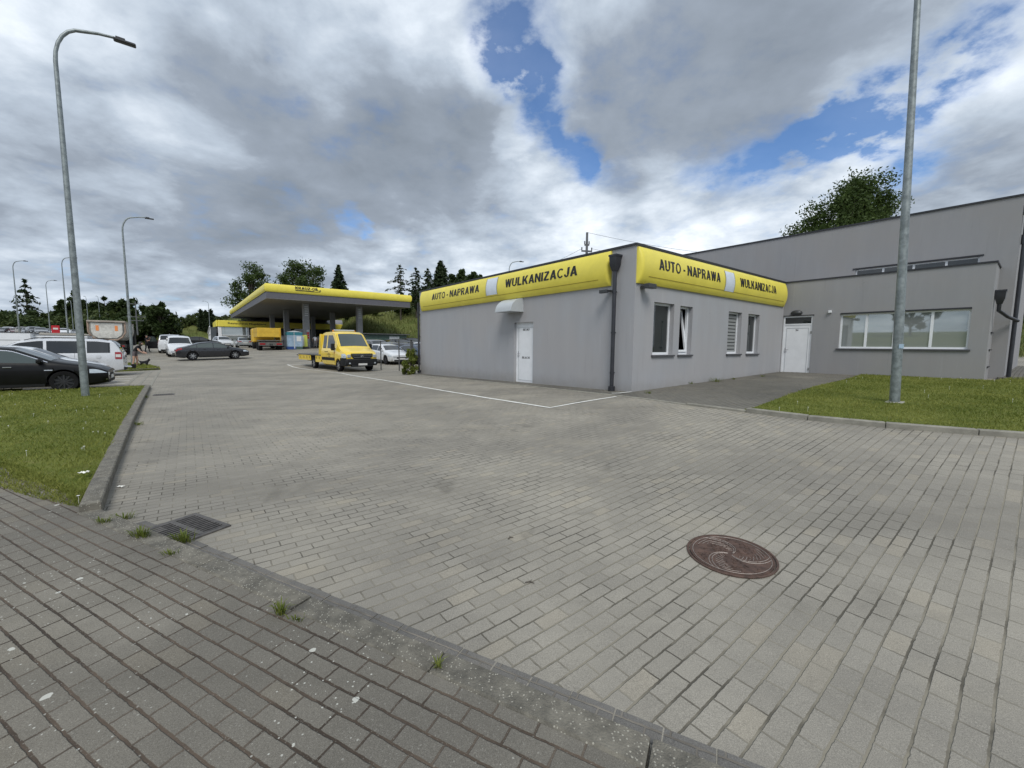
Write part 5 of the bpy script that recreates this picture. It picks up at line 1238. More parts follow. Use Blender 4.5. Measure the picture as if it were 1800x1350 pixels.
# bed
mb = MB(); mb.box(-5.05, -.75, -1.03, 1.03, .86, .93, .01); mb.box(-5.25, -5.05, -.95, .95, .84, .90); mb.build('flatbed', M['deck'], tt)
mb = MB(); mb.box(-.74, -.66, -1.0, 1.0, .60, 2.20, .01); mb.add([(-.75, s_, z) for s_ in (-1.0,) for z in ()]+[], []); mb.build('headboard', P['yellow'], tt)
mb = MB()
for s_ in (-1.0, .96): mb.add([(-1.15, s_, .93), (-.74, s_, .93), (-.74, s_, 2.2), (-.85, s_, 2.2), (-1.15, s_+.04, .93), (-.74, s_+.04, .93), (-.74, s_+.04, 2.2), (-.85, s_+.04, 2.2)], [(0, 1, 2, 3), (7, 6, 5, 4), (0, 3, 7, 4), (3, 2, 6, 7), (0, 4, 5, 1), (1, 5, 6, 2)])
mb.build('bed_strut', P['yellow'], tt)
for s_ in (-1.02, .98):
    sk1 = MB().box(-1.68, -.76, s_, s_+.04, .45, .85).build('side_skirt', P['yellow'], tt); sk2 = MB().box(-5.0, -2.62, s_, s_+.04, .52, .85).build('side_skirt', P['yellow'], tt)
    for xx in (-4.7, -3.9, -3.3, -2.8, -1.5, -1.0): MB().box(xx-.035, xx+.035, s_-.004 if s_ < 0 else s_+.041, s_ if s_ < 0 else s_+.044, .64, .80).build('slot', M['plastic'], sk1 if xx > -2 else sk2)
MB().box(-5.0, -.7, -.45, .45, .42, .85).build('chassis', M['chassis'], tt)
MB().tube([(-5.0, -.9, .75), (-5.5, -.98, .82)], .03, 6).build('ramp_hook', M['plastic'], tt)
c5 = Car(**{**CAB, 'wheels': (1.95, -2.15)})
c5.wheels(tt, M['rims'], 6, w_=.24, ys=1.0)

# ------------------------------------------------------------------ tipper trailer and orange truck
def tipper(x, y, rz):
    t = thing('tipper_trailer', 'worn grey tipper trailer seen from behind with orange reflectors', 'trailer', drop(x, y), rz)
    mb = MB(); prof = [(-1.22, 3.05), (-1.22, 2.2), (-1.08, 1.75), (-.72, 1.45), (.72, 1.45), (1.08, 1.75), (1.22, 2.2), (1.22, 3.05)]; n = len(prof)
    vs = [(xx, y_, z) for xx in (.25, 7.6) for y_, z in prof]
    mb.add(vs, [tuple(range(n)), tuple(range(2*n-1, n-1, -1))]+[(i, (i+1), n+(i+1), n+i) for i in range(n-1)])
    for xx in (1.6, 3.1, 4.6, 6.1):
        for (a, b), (c, d) in zip(prof, prof[1:]): mb.tube([(xx, a*1.02, b), (xx, c*1.02, d)], .05, 6)
    mb.build('tipper_body', M['tip'], t)
    mb = MB(); iprof = [(-1.02, 2.95), (-1.02, 2.15), (-.9, 1.85), (-.6, 1.6), (.6, 1.6), (.9, 1.85), (1.02, 2.15), (1.02, 2.95)]
    mb.add([(.0, y_, z) for y_, z in iprof]+[(.24, y_, z) for y_, z in iprof], [tuple(range(8)), tuple(range(15, 7, -1))]+[(i, (i+1) % 8, 8+(i+1) % 8, 8+i) for i in range(8)]); tg = mb.build('tailgate', M['tip'], t)
    for s_ in (-.62, .62): MB().box(-.012, 0, s_-.10, s_+.10, 2.25, 2.72).build('reflector', M['reflect'], tg)
    mb = MB()
    rp = [(-1.2, 3.02), (-1.2, 2.1), (-1.0, 1.7), (-.65, 1.43), (.65, 1.43), (1.0, 1.7), (1.2, 2.1), (1.2, 3.02)]
    for (a, b), (c, d) in zip(rp, rp[1:]): mb.tube([(.05, a, b), (.05, c, d)], .075, 6)
    mb.build('tailgate_frame', mat('rusty_beige', (.30, .22, .17), .7, var=.3), t)
    mb = MB(); mb.box(-.15, .35, -1.25, 1.25, 3.0, 3.16, .03); mb.box(.35, 7.6, -1.27, -1.12, 3.04, 3.12); mb.box(.35, 7.6, 1.12, 1.27, 3.04, 3.12); mb.build('top_rail', mat('dusty_rail', (.34, .30, .26), .8, var=.2), t)
    mb = MB(); mb.box(.3, 7.8, -.5, .5, .95, 1.44); mb.box(.1, .3, -1.2, 1.2, .75, 1.05); mb.box(-.02, .1, -1.2, 1.2, .5, .62); mb.build('chassis', M['chassis'], t)
    for s_ in (-.85, .85): MB().box(.08, .1, s_-.22, s_+.22, .82, .95).build('tail_light', M['tail'], t)
    for xx in (1.3, 2.6, 3.9):
        for s_ in (-1.0, 1.0): MB().lathe([(.25, -.17), (.48, -.17), (.52, -.1), (.52, .1), (.48, .17), (.25, .17), (0, .12)], 24, 'y', (xx, s_, .52)).build('wheel', M['tyre'], t, smooth=40)
    MB().box(7.9, 9.9, -1.2, 1.2, .9, 2.6, .1).build('front_bulkhead', M['plastic'], t)
    return t
tipper(-36.5, 37.4, hA)
def orange_truck(x, y, rz):
    t = thing('service_truck', 'orange service truck seen from behind at the edge of the fuel canopy', 'truck', drop(x, y), rz)
    mb = MB(); mb.box(1.2, 5.0, -1.2, 1.2, 1.55, 2.65, .03); mb.box(1.18, 5.02, -1.22, 1.22, 2.16, 2.22); mb.box(1.19, 1.21, -.9, .9, 1.65, 2.1); mb.build('cargo_body', M['orange'], t)
    MB().box(1.1, 5.1, -1.25, -1.21, 1.0, 2.7).build('side_panel', M['orange'], t)
    MB().box(0, 8, -.45, .45, .75, 1.15).build('chassis', M['chassis'], t)
    mb = MB(); mb.box(-.1, 1.1, -1.25, 1.25, 1.1, 1.2); mb.box(-.1, .05, -1.25, 1.25, .55, .95); mb.build('rear_deck', M['deck'], t)
    for s_ in (-.85, .85): MB().box(-.12, -.1, s_-.28, s_+.28, .66, .84).build('tail_light', M['tail'], t)
    for s_ in (-1, 1): MB().box(-.125, -.105, s_*.1-.05, s_*.1+.05, .6, .8).build('mud_flap', M['plastic'], t)
    for xx in (.8, 2.1, 6.0):
        for s_ in (-1.0, 1.0): MB().lathe([(.25, -.2), (.48, -.2), (.52, -.12), (.52, .12), (.48, .2), (.25, .2), (0, .12)], 24, 'y', (xx, s_, .52)).build('wheel', M['tyre'], t, smooth=40)
    MB().box(5.6, 7.6, -1.2, 1.2, .9, 2.7, .15).build('cab', M['orange'], t)
    return t
r_ = ray(476, 600); orange_truck(r_.x*48.5, 48.5, hA)

# ------------------------------------------------------------------ fuel station
CX, CY = -28.6, 48.5; CZ = 1.02
cn = thing('fuel_canopy', 'large flat fuel station canopy with yellow fascia on grey columns', 'canopy', (CX, CY, 0), ANG)
W1, L1 = 17.9, 50.0
def fascia_ring(name, mat_, z0, z1, bul, inset, th, nprof=8):
    mb = MB(); corners = [(0+inset, 0+inset), (W1-inset, 0+inset), (W1-inset, L1-inset), (inset, L1-inset)]; rows = []
    for j in range(nprof+1):
        t_ = j/nprof; o_ = bul*math.sin(math.pi*t_)**.6 if bul else 0
        rows.append([(x_+(-o_ if x_ < W1/2 else o_), y_+(-o_ if y_ < L1/2 else o_), z0+(z1-z0)*t_) for x_, y_ in corners])
    vs = [p_ for r in rows for p_ in r]; fs = [(j*4+i, j*4+(i+1) % 4, (j+1)*4+(i+1) % 4, (j+1)*4+i) for j in range(nprof) for i in range(4)]
    mb.add(vs, fs); return mb.build(name, mat_, cn, smooth=30)
ZT = 8.55; ZY = 7.62; ZU = 6.85
fy = fascia_ring('yellow_fascia', M['yellow'], ZY, ZT, .14, 0, .1)
fascia_ring('grey_fascia', M['canf'], ZU, ZY, 0, .06, .1, 1)
MB().box(.05, W1-.05, .05, L1-.05, ZU-.02, ZU+.02).build('soffit', M['soff'], cn)
mb = MB(); mb.box(0, W1, 0, L1, ZT-.12, ZT-.05); mb.add([(4, 8, ZT-.05), (14, 8, ZT-.05), (14, 44, ZT-.05), (4, 44, ZT-.05), (9, 14, ZT+1.0), (9, 38, ZT+1.0)], [(0, 1, 4), (1, 2, 5, 4), (2, 3, 5), (3, 0, 4, 5)]); mb.build('roof', M['roofg'], cn)
mb = MB(); mb.box(-.1, W1, -.075, -.065, ZY+.18, ZY+.2); 
caps_on('lettering', 'KRAUZ-OIL', 2.6, .33, lambda u, v: (3.1+u, -.165, ZY+.50+v), M['black'], fy, cuts=3)
mb = MB(); mb.box(3.1, 5.2, -.165, -.155, ZY+.33, ZY+.43); mb.box(5.2, 5.9, -.165, -.155, ZY+.33, ZY+.37); mb.add([(5.65, -.165, ZY+.45), (5.95, -.165, ZY+.45), (5.95, -.165, ZY+.62)], [(0, 1, 2)]); mb.build('lettering', M['black'], fy)
for (bx_, ay_) in ((5.0, 4), (11.9, 4), (5.0, 17.7), (11.9, 17.7), (5.0, 31.4), (11.9, 31.4)):
    x_, y_ = Vector((CX, CY)).x+BX[0]*bx_+AX[0]*ay_, CY+BX[1]*bx_+AX[1]*ay_
    mb = MB(); mb.box(bx_-.36, bx_+.36, ay_-.36, ay_+.36, H(x_, y_), ZU-.021, .03); cl = mb.build('column', M['colm'], cn)
    if ay_ < 5:
        for k in range(5): MB().box(bx_-.2, bx_+.2, ay_-.368, ay_-.36, ZU-.5-k*.28, ZU-.38-k*.28).build('notice', M['hood'], cl)
        if bx_ < 6:
            for k in range(4): MB().box(bx_-.05, bx_+.25, ay_-.37, ay_-.36, 2.3+k*.3, 2.5+k*.3).build('notice', M['red' if k < 3 else 'hood'], cl)
# shop
SX, SY = -56.3, 79.5
shp = thing('fuel_shop', 'low glazed fuel station shop with yellow fascia and grey roof', 'building', (SX, SY, 0), ANG)
g0 = H(SX, SY)-.3
mb = MB(); 
mb.box(0, 38, .3, 12, g0, 5.0); mb.build('wall', mat('dark_shop_wall', (.06, .06, .065), .6, var=.2), shp)
mb = MB(); mb.box(0, 38, -.05, .25, 4.75, 5.98, .08); mb.box(-.3, -.01, .0, 12, 4.75, 5.98, .08); yf_ = mb.build('yellow_fascia', M['yellow'], shp)
text_on('lettering', 'Restauracja Magdalena', 6.4, .42, lambda u, v: (1.6+u, -.06, 5.2+v), M['black'], yf_, bold=.02)
mb = MB(); mb.box(-.02, .55, .1, .29, g0, 4.74); mb.box(.3, 11, .18, .26, 3.1, 3.22); mb.box(4.8, 5.0, .18, .26, g0, 4.74); mb.box(9.4, 9.6, .18, .26, g0, 4.74); mb.build('window_frame', M['white'], shp)
mb = MB(); mb.box(.6, 4.75, .22, .28, g0+1.2, 3.09); mb.box(.6, 4.75, .22, .28, 3.23, 4.7); mb.box(5.0, 9.4, .22, .28, g0+1.1, 3.09); mb.build('shop_window', M['mirror'], shp)
MB().box(.6, 4.75, .1, .21, g0, g0+1.4).build('window_sill_panel', M['hood'], shp)
mb = MB(); mb.add([(3, .5, 5.99), (38, .5, 5.99), (38, 12, 5.99), (3, 12, 5.99), (9, 5, 7.2), (36, 5, 7.2)], [(0, 1, 5, 4), (1, 2, 5), (2, 3, 4, 5), (3, 0, 4)]); mb.build('roof', M['roofg'], shp)
MB().box(12, 37, .0, .29, g0, 4.7).build('shop_window', M['glass'], shp)
# conservatory to the left
cnv = mb = MB(); mb.add([(-.32, 0, g0), (-.32, 9.5, g0), (-.32, 9.5, 3.6), (-.32, 0, 4.7), (-1.2, 0, g0), (-1.2, 9.5, g0), (-1.2, 9.5, 3.5), (-1.2, 0, 4.6)], [(0, 1, 2, 3), (7, 6, 5, 4), (0, 3, 7, 4), (3, 2, 6, 7), (1, 5, 6, 2)]); mb.build('glazed_porch', M['glass'], shp)
mb = MB()
for q in (0, 2.4, 4.8, 7.2, 9.5): mb.box(-1.26, -1.2, q-.06, q+.06, g0, 4.6-q*.115)
mb.tube([(-1.3, -.2, 4.75), (-1.3, 9.8, 3.6)], .1, 6); mb.tube([(-1.25, 0, 3.4), (-1.25, 9.5, 3.2)], .06, 6); mb.build('porch_frame', M['white'], shp)
# self-service kiosk and pump
def kiosk():
    r_ = ray(517, 600); d = 51.5; x_, y_ = r_.x*d, d
    t = thing('lpg_kiosk', 'pale blue and teal service kiosk beside the fuel canopy column', 'kiosk', drop(x_, y_), ANG)
    MB().box(-.85, .85, -.5, .5, .35, 1.75).build('cabinet', M['pblue'], t); MB().box(-.88, .88, -.53, .53, 1.76, 2.12).build('header_panel', M['teal'], t)
    mb = MB(); mb.add([(-.9, -.55, 2.13), (.9, -.55, 2.13), (.9, .55, 2.13), (-.9, .55, 2.13), (0, -.2, 2.3), (0, .3, 2.3)], [(0, 1, 4), (1, 2, 5, 4), (2, 3, 5), (3, 0, 4, 5)]); mb.build('roof', M['hood'], t)
    MB().box(-.86, .1, -.51, .51, 0, .34).build('plinth', mat('deep_blue_panel', (.02, .06, .22), .4), t); MB().box(.11, .87, -.51, .51, 0, .34).build('plinth', M['dgreen'], t)
    MB().box(-.12, .0, -.53, -.51, .1, 2.1).build('corner_post', M['hood'], t); MB().box(.2, .7, -.52, -.505, 1.0, 1.6).build('display', M['plate'], t)
    r_ = ray(533, 600); d = 53; t = thing('fuel_pump', 'lime and white fuel pump between the kiosk and the canopy column', 'fuel pump', drop(r_.x*d, d), ANG)
    MB().box(-.45, .45, -.3, .3, .25, 1.75, .04).build('housing', M['lime'], t); MB().box(-.3, .05, -.315, -.3, .4, 1.6).build('display', M['plate'], t); MB().box(-.6, .6, -.45, .45, 0, .24).build('plinth', M['chassis'], t)
    MB().tube([(.47, -.1, 1.6), (.75, -.15, 1.2), (.65, -.15, .6), (.47, -.1, .9)], .025, 6).build('hose', M['plastic'], t)
kiosk()
# blurred stock under the canopy: a second pump row
for (u, d, lab) in ((497, 66, 'grey fuel pump in shade behind the orange truck'), (560, 72, 'grey fuel pump in shade under the middle of the canopy')):
    r_ = ray(u, 600); t = thing('fuel_pump', lab, 'fuel pump', drop(r_.x*d, d), ANG); MB().box(-.5, .5, -.3, .3, .2, 1.9, .04).build('housing', M['colm'], t); MB().box(-.3, .3, -.31, -.3, 1.2, 1.7).build('display', M['plate'], t); MB().box(-.7, .7, -.45, .45, 0, .2).build('plinth', M['chassis'], t)
# container shed behind the fence
r_ = ray(672, 600); d = 50
sh = thing('storage_shed', 'low dark green storage shed with a flat roof behind the fenced cars', 'shed', drop(r_.x*d, d), vd+math.pi/2)
MB().box(-2.6, 2.6, -1.2, 1.2, 0, 1.9).build('wall', M['dgreen'], sh); MB().box(-2.9, 2.9, -1.5, 1.5, 1.91, 2.0).build('roof', M['galvd'], sh); MB().box(.3, 1.6, -1.22, -1.2, .2, 1.7).build('door', M['hood'], sh)
# fence posts
for i, (u, v, w_) in enumerate(((670, 650, .05), (702, 652, .05), (723.5, 653, .09))):
    x, y = at(u, v); t = thing('fence_post', ['slim steel fence post nearest the tow truck', 'slim steel fence post between the other two', 'thick double steel fence post beside the bush'][i], 'fence post', drop(x, y), R(-46), 'steel posts of the removed fence')
    mb = MB(); mb.box(-w_/2, w_/2, -w_/2, w_/2, -.05, 1.78)
    if i == 2: mb.box(-w_/2+.16, w_/2+.12, -w_/2, w_/2, -.05, 1.70); mb.box(-.04, .2, -.02, .02, 1.2, 1.26); mb.box(-.04, .2, -.02, .02, .3, .36)
    mb.build('post', M['galvd'], t); MB().box(-w_/2-.01, w_/2+.01, -w_/2-.01, w_/2+.01, 1.78, 1.80).build('cap', M['plastic'], t)
# utility poles
def upole(x, y, z0, z1, label, arms, rz):
    t = thing('utility_pole', label, 'utility pole', (x, y, z0), rz); h = z1-z0
    MB().tube([(0, 0, 0), (0, 0, h)], [.16, .10], 8).build('pole', M['galvd'], t)
    mb = MB()
    for z, l in arms: mb.box(-l, l, -.05, .05, h-z-.06, h-z+.06); [mb.tube([(q, 0, h-z+.06), (q, 0, h-z+.3)], .05, 6) for q in (-l*.95, l*.95)]
    mb.build('crossarm', M['galvd'], t); return t
upole(6.1, 35, .6, 10.9, 'wooden utility pole with crossarm showing above the workshop roof', ((1.5, .45), (1.0, .2)), R(10))
r_ = ray(243, 600); upole(r_.x*88, 88, 3.2, 1.6+ray(243, 530).z*88, 'grey utility pole with lattice arms rising behind the tipper trailer', ((.5, 1.0), (3.2, 1.6), (4.0, 1.2)), R(20))
mb = MB()
def wire(a, b, sag):
    a, b = Vector(a), Vector(b); mb.tube([a.lerp(b, i/16)-Vector((0, 0, sag*4*(i/16)*(1-i/16))) for i in range(17)], .012, 4, cap=False)
wire((6.1, 35, 10.9), (34, 46, 11.5), .8); wire((6.5, 35, 9.6), (34, 46, 10.2), .8); wire((5.7, 35, 9.6), (-7, 70, 11.5), .9)
tag(mb.build('power_line', M['plastic']), 'thin black overhead wires above the workshop roof', 'cable')

# ------------------------------------------------------------------ hillside behind the station
def hill_prof(r):
    """r = x/y ; returns near distance, far distance and crest height"""
    base = interp([(-1.6, 120), (-1.0, 112), (-.85, 92), (-.72, 108), (-.5, 112), (-.36, 60), (-.2, 54), (.2, 50), (.8, 44), (1.35, 30)], r)
    crest_px = interp([(-1.6, 560), (-1.0, 578), (-.88, 578), (-.8, 572), (-.7, 560), (-.5, 552), (-.36, 547), (-.2, 538), (.3, 530), (1.0, 540), (1.35, 560)], r)
    y1 = base+30; return base, y1, 1.6+(604-crest_px)/725*y1
rs = np.linspace(-1.6, 1.45, 150); ts = np.linspace(0, 1, 14); V = []
def hillz(r, y):
    b, y1, zc = hill_prof(r); t = (y-b)/(y1-b); z0 = H(r*b, b)
    if t <= 0: return z0
    k = sm(0, 1, min(t, 1)); return z0-.05+(zc-z0)*k+(.5*math.sin(r*40+y*.2)+.35*math.sin(y*.5+r*90))*min(1, t*2)
for r in rs:
    b, y1, zc = hill_prof(r)
    for t in list(ts)+[2.0, 4.0, 8.0]:
        y = b+(y1-b)*t; V.append((r*y, y, (hillz(r, y)-.1 if t > 0 else H(r*y, y)-.4)))
nt_ = len(ts)+3; Fq = np.array([(i*nt_+j, (i+1)*nt_+j, (i+1)*nt_+j+1, i*nt_+j+1) for i in range(len(rs)-1) for j in range(nt_-1)])
hl = np_mesh('hillside', np.array(V), Fq, M['hill']); hl['kind'] = 'structure'; hl.data.shade_smooth()
# rough grass on the slope
k = 0; pts = []
while k < 26000:
    r = random.uniform(-1.0, 1.4); b, y1, zc = hill_prof(r); t = random.random()**.8; y = b+(y1-b)*t
    if .0 < r < .75: continue
    pts.append((r*y, y, hillz(r, y)-.1)); k += 1
pts = np.array(pts); k = len(pts); h = rng.uniform(.25, .8, k); wd = rng.uniform(.05, .16, k); th = rng.uniform(0, 6.28, k)
lx_, ly_ = rng.normal(0, .3, k)*h, rng.normal(0, .3, k)*h
V = np.empty((k, 4, 3)); c_, s_ = np.cos(th)*wd/2, np.sin(th)*wd/2
V[:, 0] = pts+np.c_[-c_, -s_, 0*h]; V[:, 1] = pts+np.c_[c_, s_, 0*h]; V[:, 2] = pts+np.c_[c_+lx_*.6, s_+ly_*.6, h*.7]; V[:, 3] = pts+np.c_[lx_, ly_, h]
M['tall'] = foliage_mat('tall_grass', (.07, .10, .022), (.20, .205, .07), .25)
tag(np_mesh('tall_grass', V.reshape(-1, 3), np.arange(k*4).reshape(k, 4), M['tall']), 'rough tall grass covering the hillside behind the fuel station', 'grass', kind='stuff')

# ------------------------------------------------------------------ trees
def leaf_mesh(name, C, size, mat_, parent, up=.3, asp=.5):
    C = np.asarray(C); k = len(C); u = rng.normal(size=(k, 3)); u /= np.linalg.norm(u, axis=1)[:, None]
    v = rng.normal(size=(k, 3)); v[:, 2] *= up+.4; v -= u*(u*v).sum(1)[:, None]; v /= np.linalg.norm(v, axis=1)[:, None]
    s = size*rng.uniform(.6, 1.3, k)[:, None]
    V = np.stack([C-u*s, C+v*s*asp, C+u*s, C-v*s*asp], 1)
    return np_mesh(name, V.reshape(-1, 3), np.arange(k*4).reshape(k, 4), mat_, parent)
def broadleaf(name, label, x, y, z, h, rx, crown0, m, n=5000, leaf=.22, blobs=26, group=None, seed=1, gap=.8, wind=0, cat='tree'):
    rs_ = np.random.default_rng(seed); t = thing(name, label, cat, (x, y, z), 0, group)
    zc = (crown0+h)/2; rz_ = (h-crown0)/2; C = []; mb = MB(); mb.tube([(0, 0, -.5), (.1, 0, crown0*.6), (.05, .1, zc), (0, 0, h*.85)], [rx*.07, rx*.055, rx*.035, .03], 8)
    for b in range(blobs):
        d = rs_.normal(size=3); d /= np.linalg.norm(d); rr = rs_.uniform(.45, .95)
        tz = d[2]*rr; wid = math.sqrt(max(.05, 1-.55*abs(tz)))*(1-.25*max(0, tz))
        c = np.array([d[0]*rx*rr*wid+wind*(tz+.3), d[1]*rx*rr*wid, zc+rz_*tz]); br = rx*rs_.uniform(.12, .34)
        k = n//blobs; q = rs_.normal(size=(k, 3)); q /= np.linalg.norm(q, axis=1)[:, None]; q *= (rs_.random((k, 1))**.45)*br; q[:, 2] *= gap
        C.append(c+q+rs_.normal(size=(k, 3))*br*.12)
        s0 = Vector((.05, .05, max(crown0*.7, zc-rz_*.6+rz_*.5*tz))); mb.tube([s0, s0.lerp(Vector(c), .55)+Vector((0, 0, -.1*rx)), Vector(c)], [rx*.03, rx*.018, .01], 5, cap=False)
    leaf_mesh('crown', np.concatenate(C), leaf, m, t); mb.build('trunk', M['bark'], t, smooth=60); return t
def conifer(name, label, x, y, z, h, rx, crown0, m, tiers=16, per=9, droop=.25, dens=26, leaf=.3, group=None, seed=1, power=.9, irregular=.2):
    rs_ = np.random.default_rng(seed); t = thing(name, label, 'tree', (x, y, z), 0, group); C = []; mb = MB(); mb.tube([(0, 0, -.5), (0, 0, h*.5), (0, 0, h)], [h*.018, h*.010, .02], 7)
    for i in range(tiers):
        f = i/(tiers-1); zt = crown0+(h-crown0)*f
        for j in range(per):
            L_ = rx*(1-f)**power*rs_.uniform(1-irregular*1.5, 1+irregular)+.15; a = rs_.uniform(0, 6.28); zz_ = zt+rs_.uniform(-.3, .3)*(h-crown0)/tiers
            e = np.array([math.cos(a)*L_, math.sin(a)*L_, zz_-droop*L_]); s0 = np.array([0, 0, zz_+.0])
            mid = (s0+e)/2+np.array([0, 0, .08*L_]); mb.tube([s0, mid, e], [.05, .03, .01], 4, cap=False)
            k = max(4, int(dens*L_/rx)); q = rs_.random(k)[:, None]**.7; p_ = s0*(1-q)+e*q+np.array([0, 0, .1*L_])*(q*(1-q)*4)
            C.append(p_+rs_.normal(size=(k, 3))*np.array([.12, .12, .07])*rx*.45*(1-f*.6))
    leaf_mesh('crown', np.concatenate(C), leaf, m, t, up=.1, asp=.35); mb.build('trunk', M['bark'], t); return t
def spot(u, v_top, d): r = ray(u, v_top); return r.x*d, d, CAMZ+r.z*d
def gz(x, y):
    r = x/y; b = hill_prof(r)[0]; return hillz(r, y)-.2 if y > b else H(x, y)-.16
def tree_px(kind, label, u, vtop, wpx, d, group, seed, m, crown_frac=.25, **k):
    x, y, zt = spot(u, vtop, d); z = gz(x, y); h = zt-z; rx = wpx/2*d/725*(.82 if abs(u-900) > 500 else .95)
    if kind == 'b': return broadleaf('deciduous_tree', label, x, y, z, h, rx, h*crown_frac, M[m], group=group, seed=seed, **k)
    return conifer('conifer', label, x, y, z, h, rx, h*crown_frac, M[m], group=group, seed=seed, **k)
GS = 'trees standing behind the fuel canopy'
tree_px('b', 'wind blown leafy tree behind the taller hall roof', 1482, 300, 225, 36, None, 3, 'leaf', .28, n=42000, leaf=.125, blobs=95, wind=1.0)
tree_px('b', 'airy tree behind the left end of the fuel canopy', 437, 466, 84, 105, GS, 5, 'leaf', .30, n=9000, leaf=.27, blobs=60, wind=.8)
tree_px('b', 'broad airy tree with open crown above the canopy fascia', 525, 453, 100, 105, GS, 8, 'leaf', .42, n=9500, leaf=.27, blobs=64, wind=.8)
tree_px('c', 'dense dark conifer above the right half of the canopy', 595, 468, 48, 105, GS, 4, 'needle', .2, dens=34, leaf=.55, tiers=18, per=12)
GP = 'trees on the crest between canopy and workshop'
tree_px('c', 'thin open pine nearest the right end of the canopy', 703, 468, 46, 75, GP, 11, 'needle', .25, dens=16, leaf=.28, per=6, power=.45, irregular=.5, droop=.1)
tree_px('c', 'thin open pine just left of the yellow sign', 731, 472, 34, 75, GP, 12, 'needle', .2, dens=18, leaf=.28, per=6, power=.5, irregular=.45)
tree_px('c', 'open pine behind the left end of the yellow sign', 752, 474, 30, 76, GP, 13, 'needle', .2, dens=18, leaf=.28, per=7, power=.5, irregular=.4)
tree_px('c', 'tall dense spruce rising over the yellow sign', 775, 460, 46, 80, GP, 14, 'needle', .1, dens=40, leaf=.4, tiers=20, per=12, power=.6)
for i, (u, v, w_) in enumerate(((796, 478, 34), (812, 467, 34), (830, 476, 44), (845, 483, 20))):
    tree_px('b', ['dark round tree right of the tall spruce', 'dark pointed tree behind the roof edge of the sign', 'dark broad tree lowest over the roof edge', 'small dark tree at the end of the row over the roof edge'][i], u, v, w_, 84, GP, 20+i, 'leafdark', .15, n=3500, leaf=.34, blobs=22)
tree_px('b', 'dark trees mass filling the gap below the pines', 745, 512, 60, 88, GP, 31, 'leafdark', .3, n=5000, leaf=.3, blobs=26)
tree_px('b', 'dark bushy tree at the right end of the canopy', 722, 528, 34, 86, GP, 32, 'leafdark', .3, n=3000, leaf=.3, blobs=18)
tree_px('c', 'lone layered conifer at the far left above the car park', 43, 494, 72, 120, None, 41, 'needle', .12, dens=26, leaf=.55, tiers=11, per=11, droop=.3, irregular=.3, power=.75)
GW = 'trees of the dark wood at the left'
wood = ((4, 545, 50, 'leafdark'), (22, 548, 40, 'leafmid'), (62, 545, 46, 'leafdark'), (84, 548, 42, 'leafmid'), (108, 528, 36, 'leafdark'), (128, 510, 30, 'leafdark'), (146, 522, 34, 'leafdark'), (166, 527, 30, 'leafdark'), (182, 514, 30, 'leafdark'), (205, 533, 30, 'leafmid'), (201, 522, 26, 'leafdark'), (226, 522, 36, 'leafdark'), (258, 534, 30, 'leafdark'), (283, 531, 56, 'leafdark'))
wl_ = ['dark tree at the left edge of the wood', 'mid green tree left of the lone conifer', 'dark tree right of the lone conifer', 'mid green tree above the red box', 'dark tree left of the near lamp post', 'tallest dark tree behind the near lamp post', 'dark tree just right of the near lamp post', 'dark tree above the tipper tailgate', 'tall rounded dark tree above the tipper', 'mid green tree low above the tipper', 'slim dark tree left of the island lamp post', 'dark tree behind the island lamp post', 'dark tree right of the utility pole', 'broad round tree leaning over the hillside']
for i, (u, v, w_, m) in enumerate(wood):
    tree_px('b', wl_[i], u, v, w_*1.15, 118 if i < 13 else 105, GW, 50+i, m, .05, n=3600, leaf=.55, blobs=26, gap=1)
# understorey that closes the view below the wood
for i in range(16):
    u = -40+i*21; x, y, zt = spot(u, 560+8*math.sin(i*1.7), 104+6*math.sin(i)); z = gz(x, y)
    broadleaf('bush', ['%s bush in the undergrowth %s' % (('dark', 'olive')[i % 2], w__) for w__ in ('outside the left edge', 'at the left edge', 'behind the leftmost parked car', 'behind the first far lamp post', 'under the lone conifer', 'right of the lone conifer', 'left of the red box', 'behind the red box', 'behind the pair of far lamps', 'behind the near lamp post', 'left above the tipper trailer', 'over the middle of the tipper trailer', 'right above the tipper trailer', 'behind the island lamp post', 'behind the utility pole', 'behind the standing man')][i], x, y, z, max(2.5, zt-z), 6.2, .0, M['leafdark' if i % 2 else 'leafmid'], n=2200, leaf=.5, blobs=18, seed=80+i, group='undergrowth below the dark wood', gap=1, cat='bush')
for i, u in enumerate((352, 361, 370)):
    x, y, zt = spot(u, 545+(i == 1)*2, 120); z = gz(x, y)
    conifer('cypress', ['left', 'middle', 'right'][i]+' one of three narrow dark cypresses on the hill', x, y, z, zt-z, .75, .3, M['needle'], tiers=12, per=10, power=.35, dens=20, leaf=.4, droop=-.4, group='three cypresses on the hill', seed=120+i)
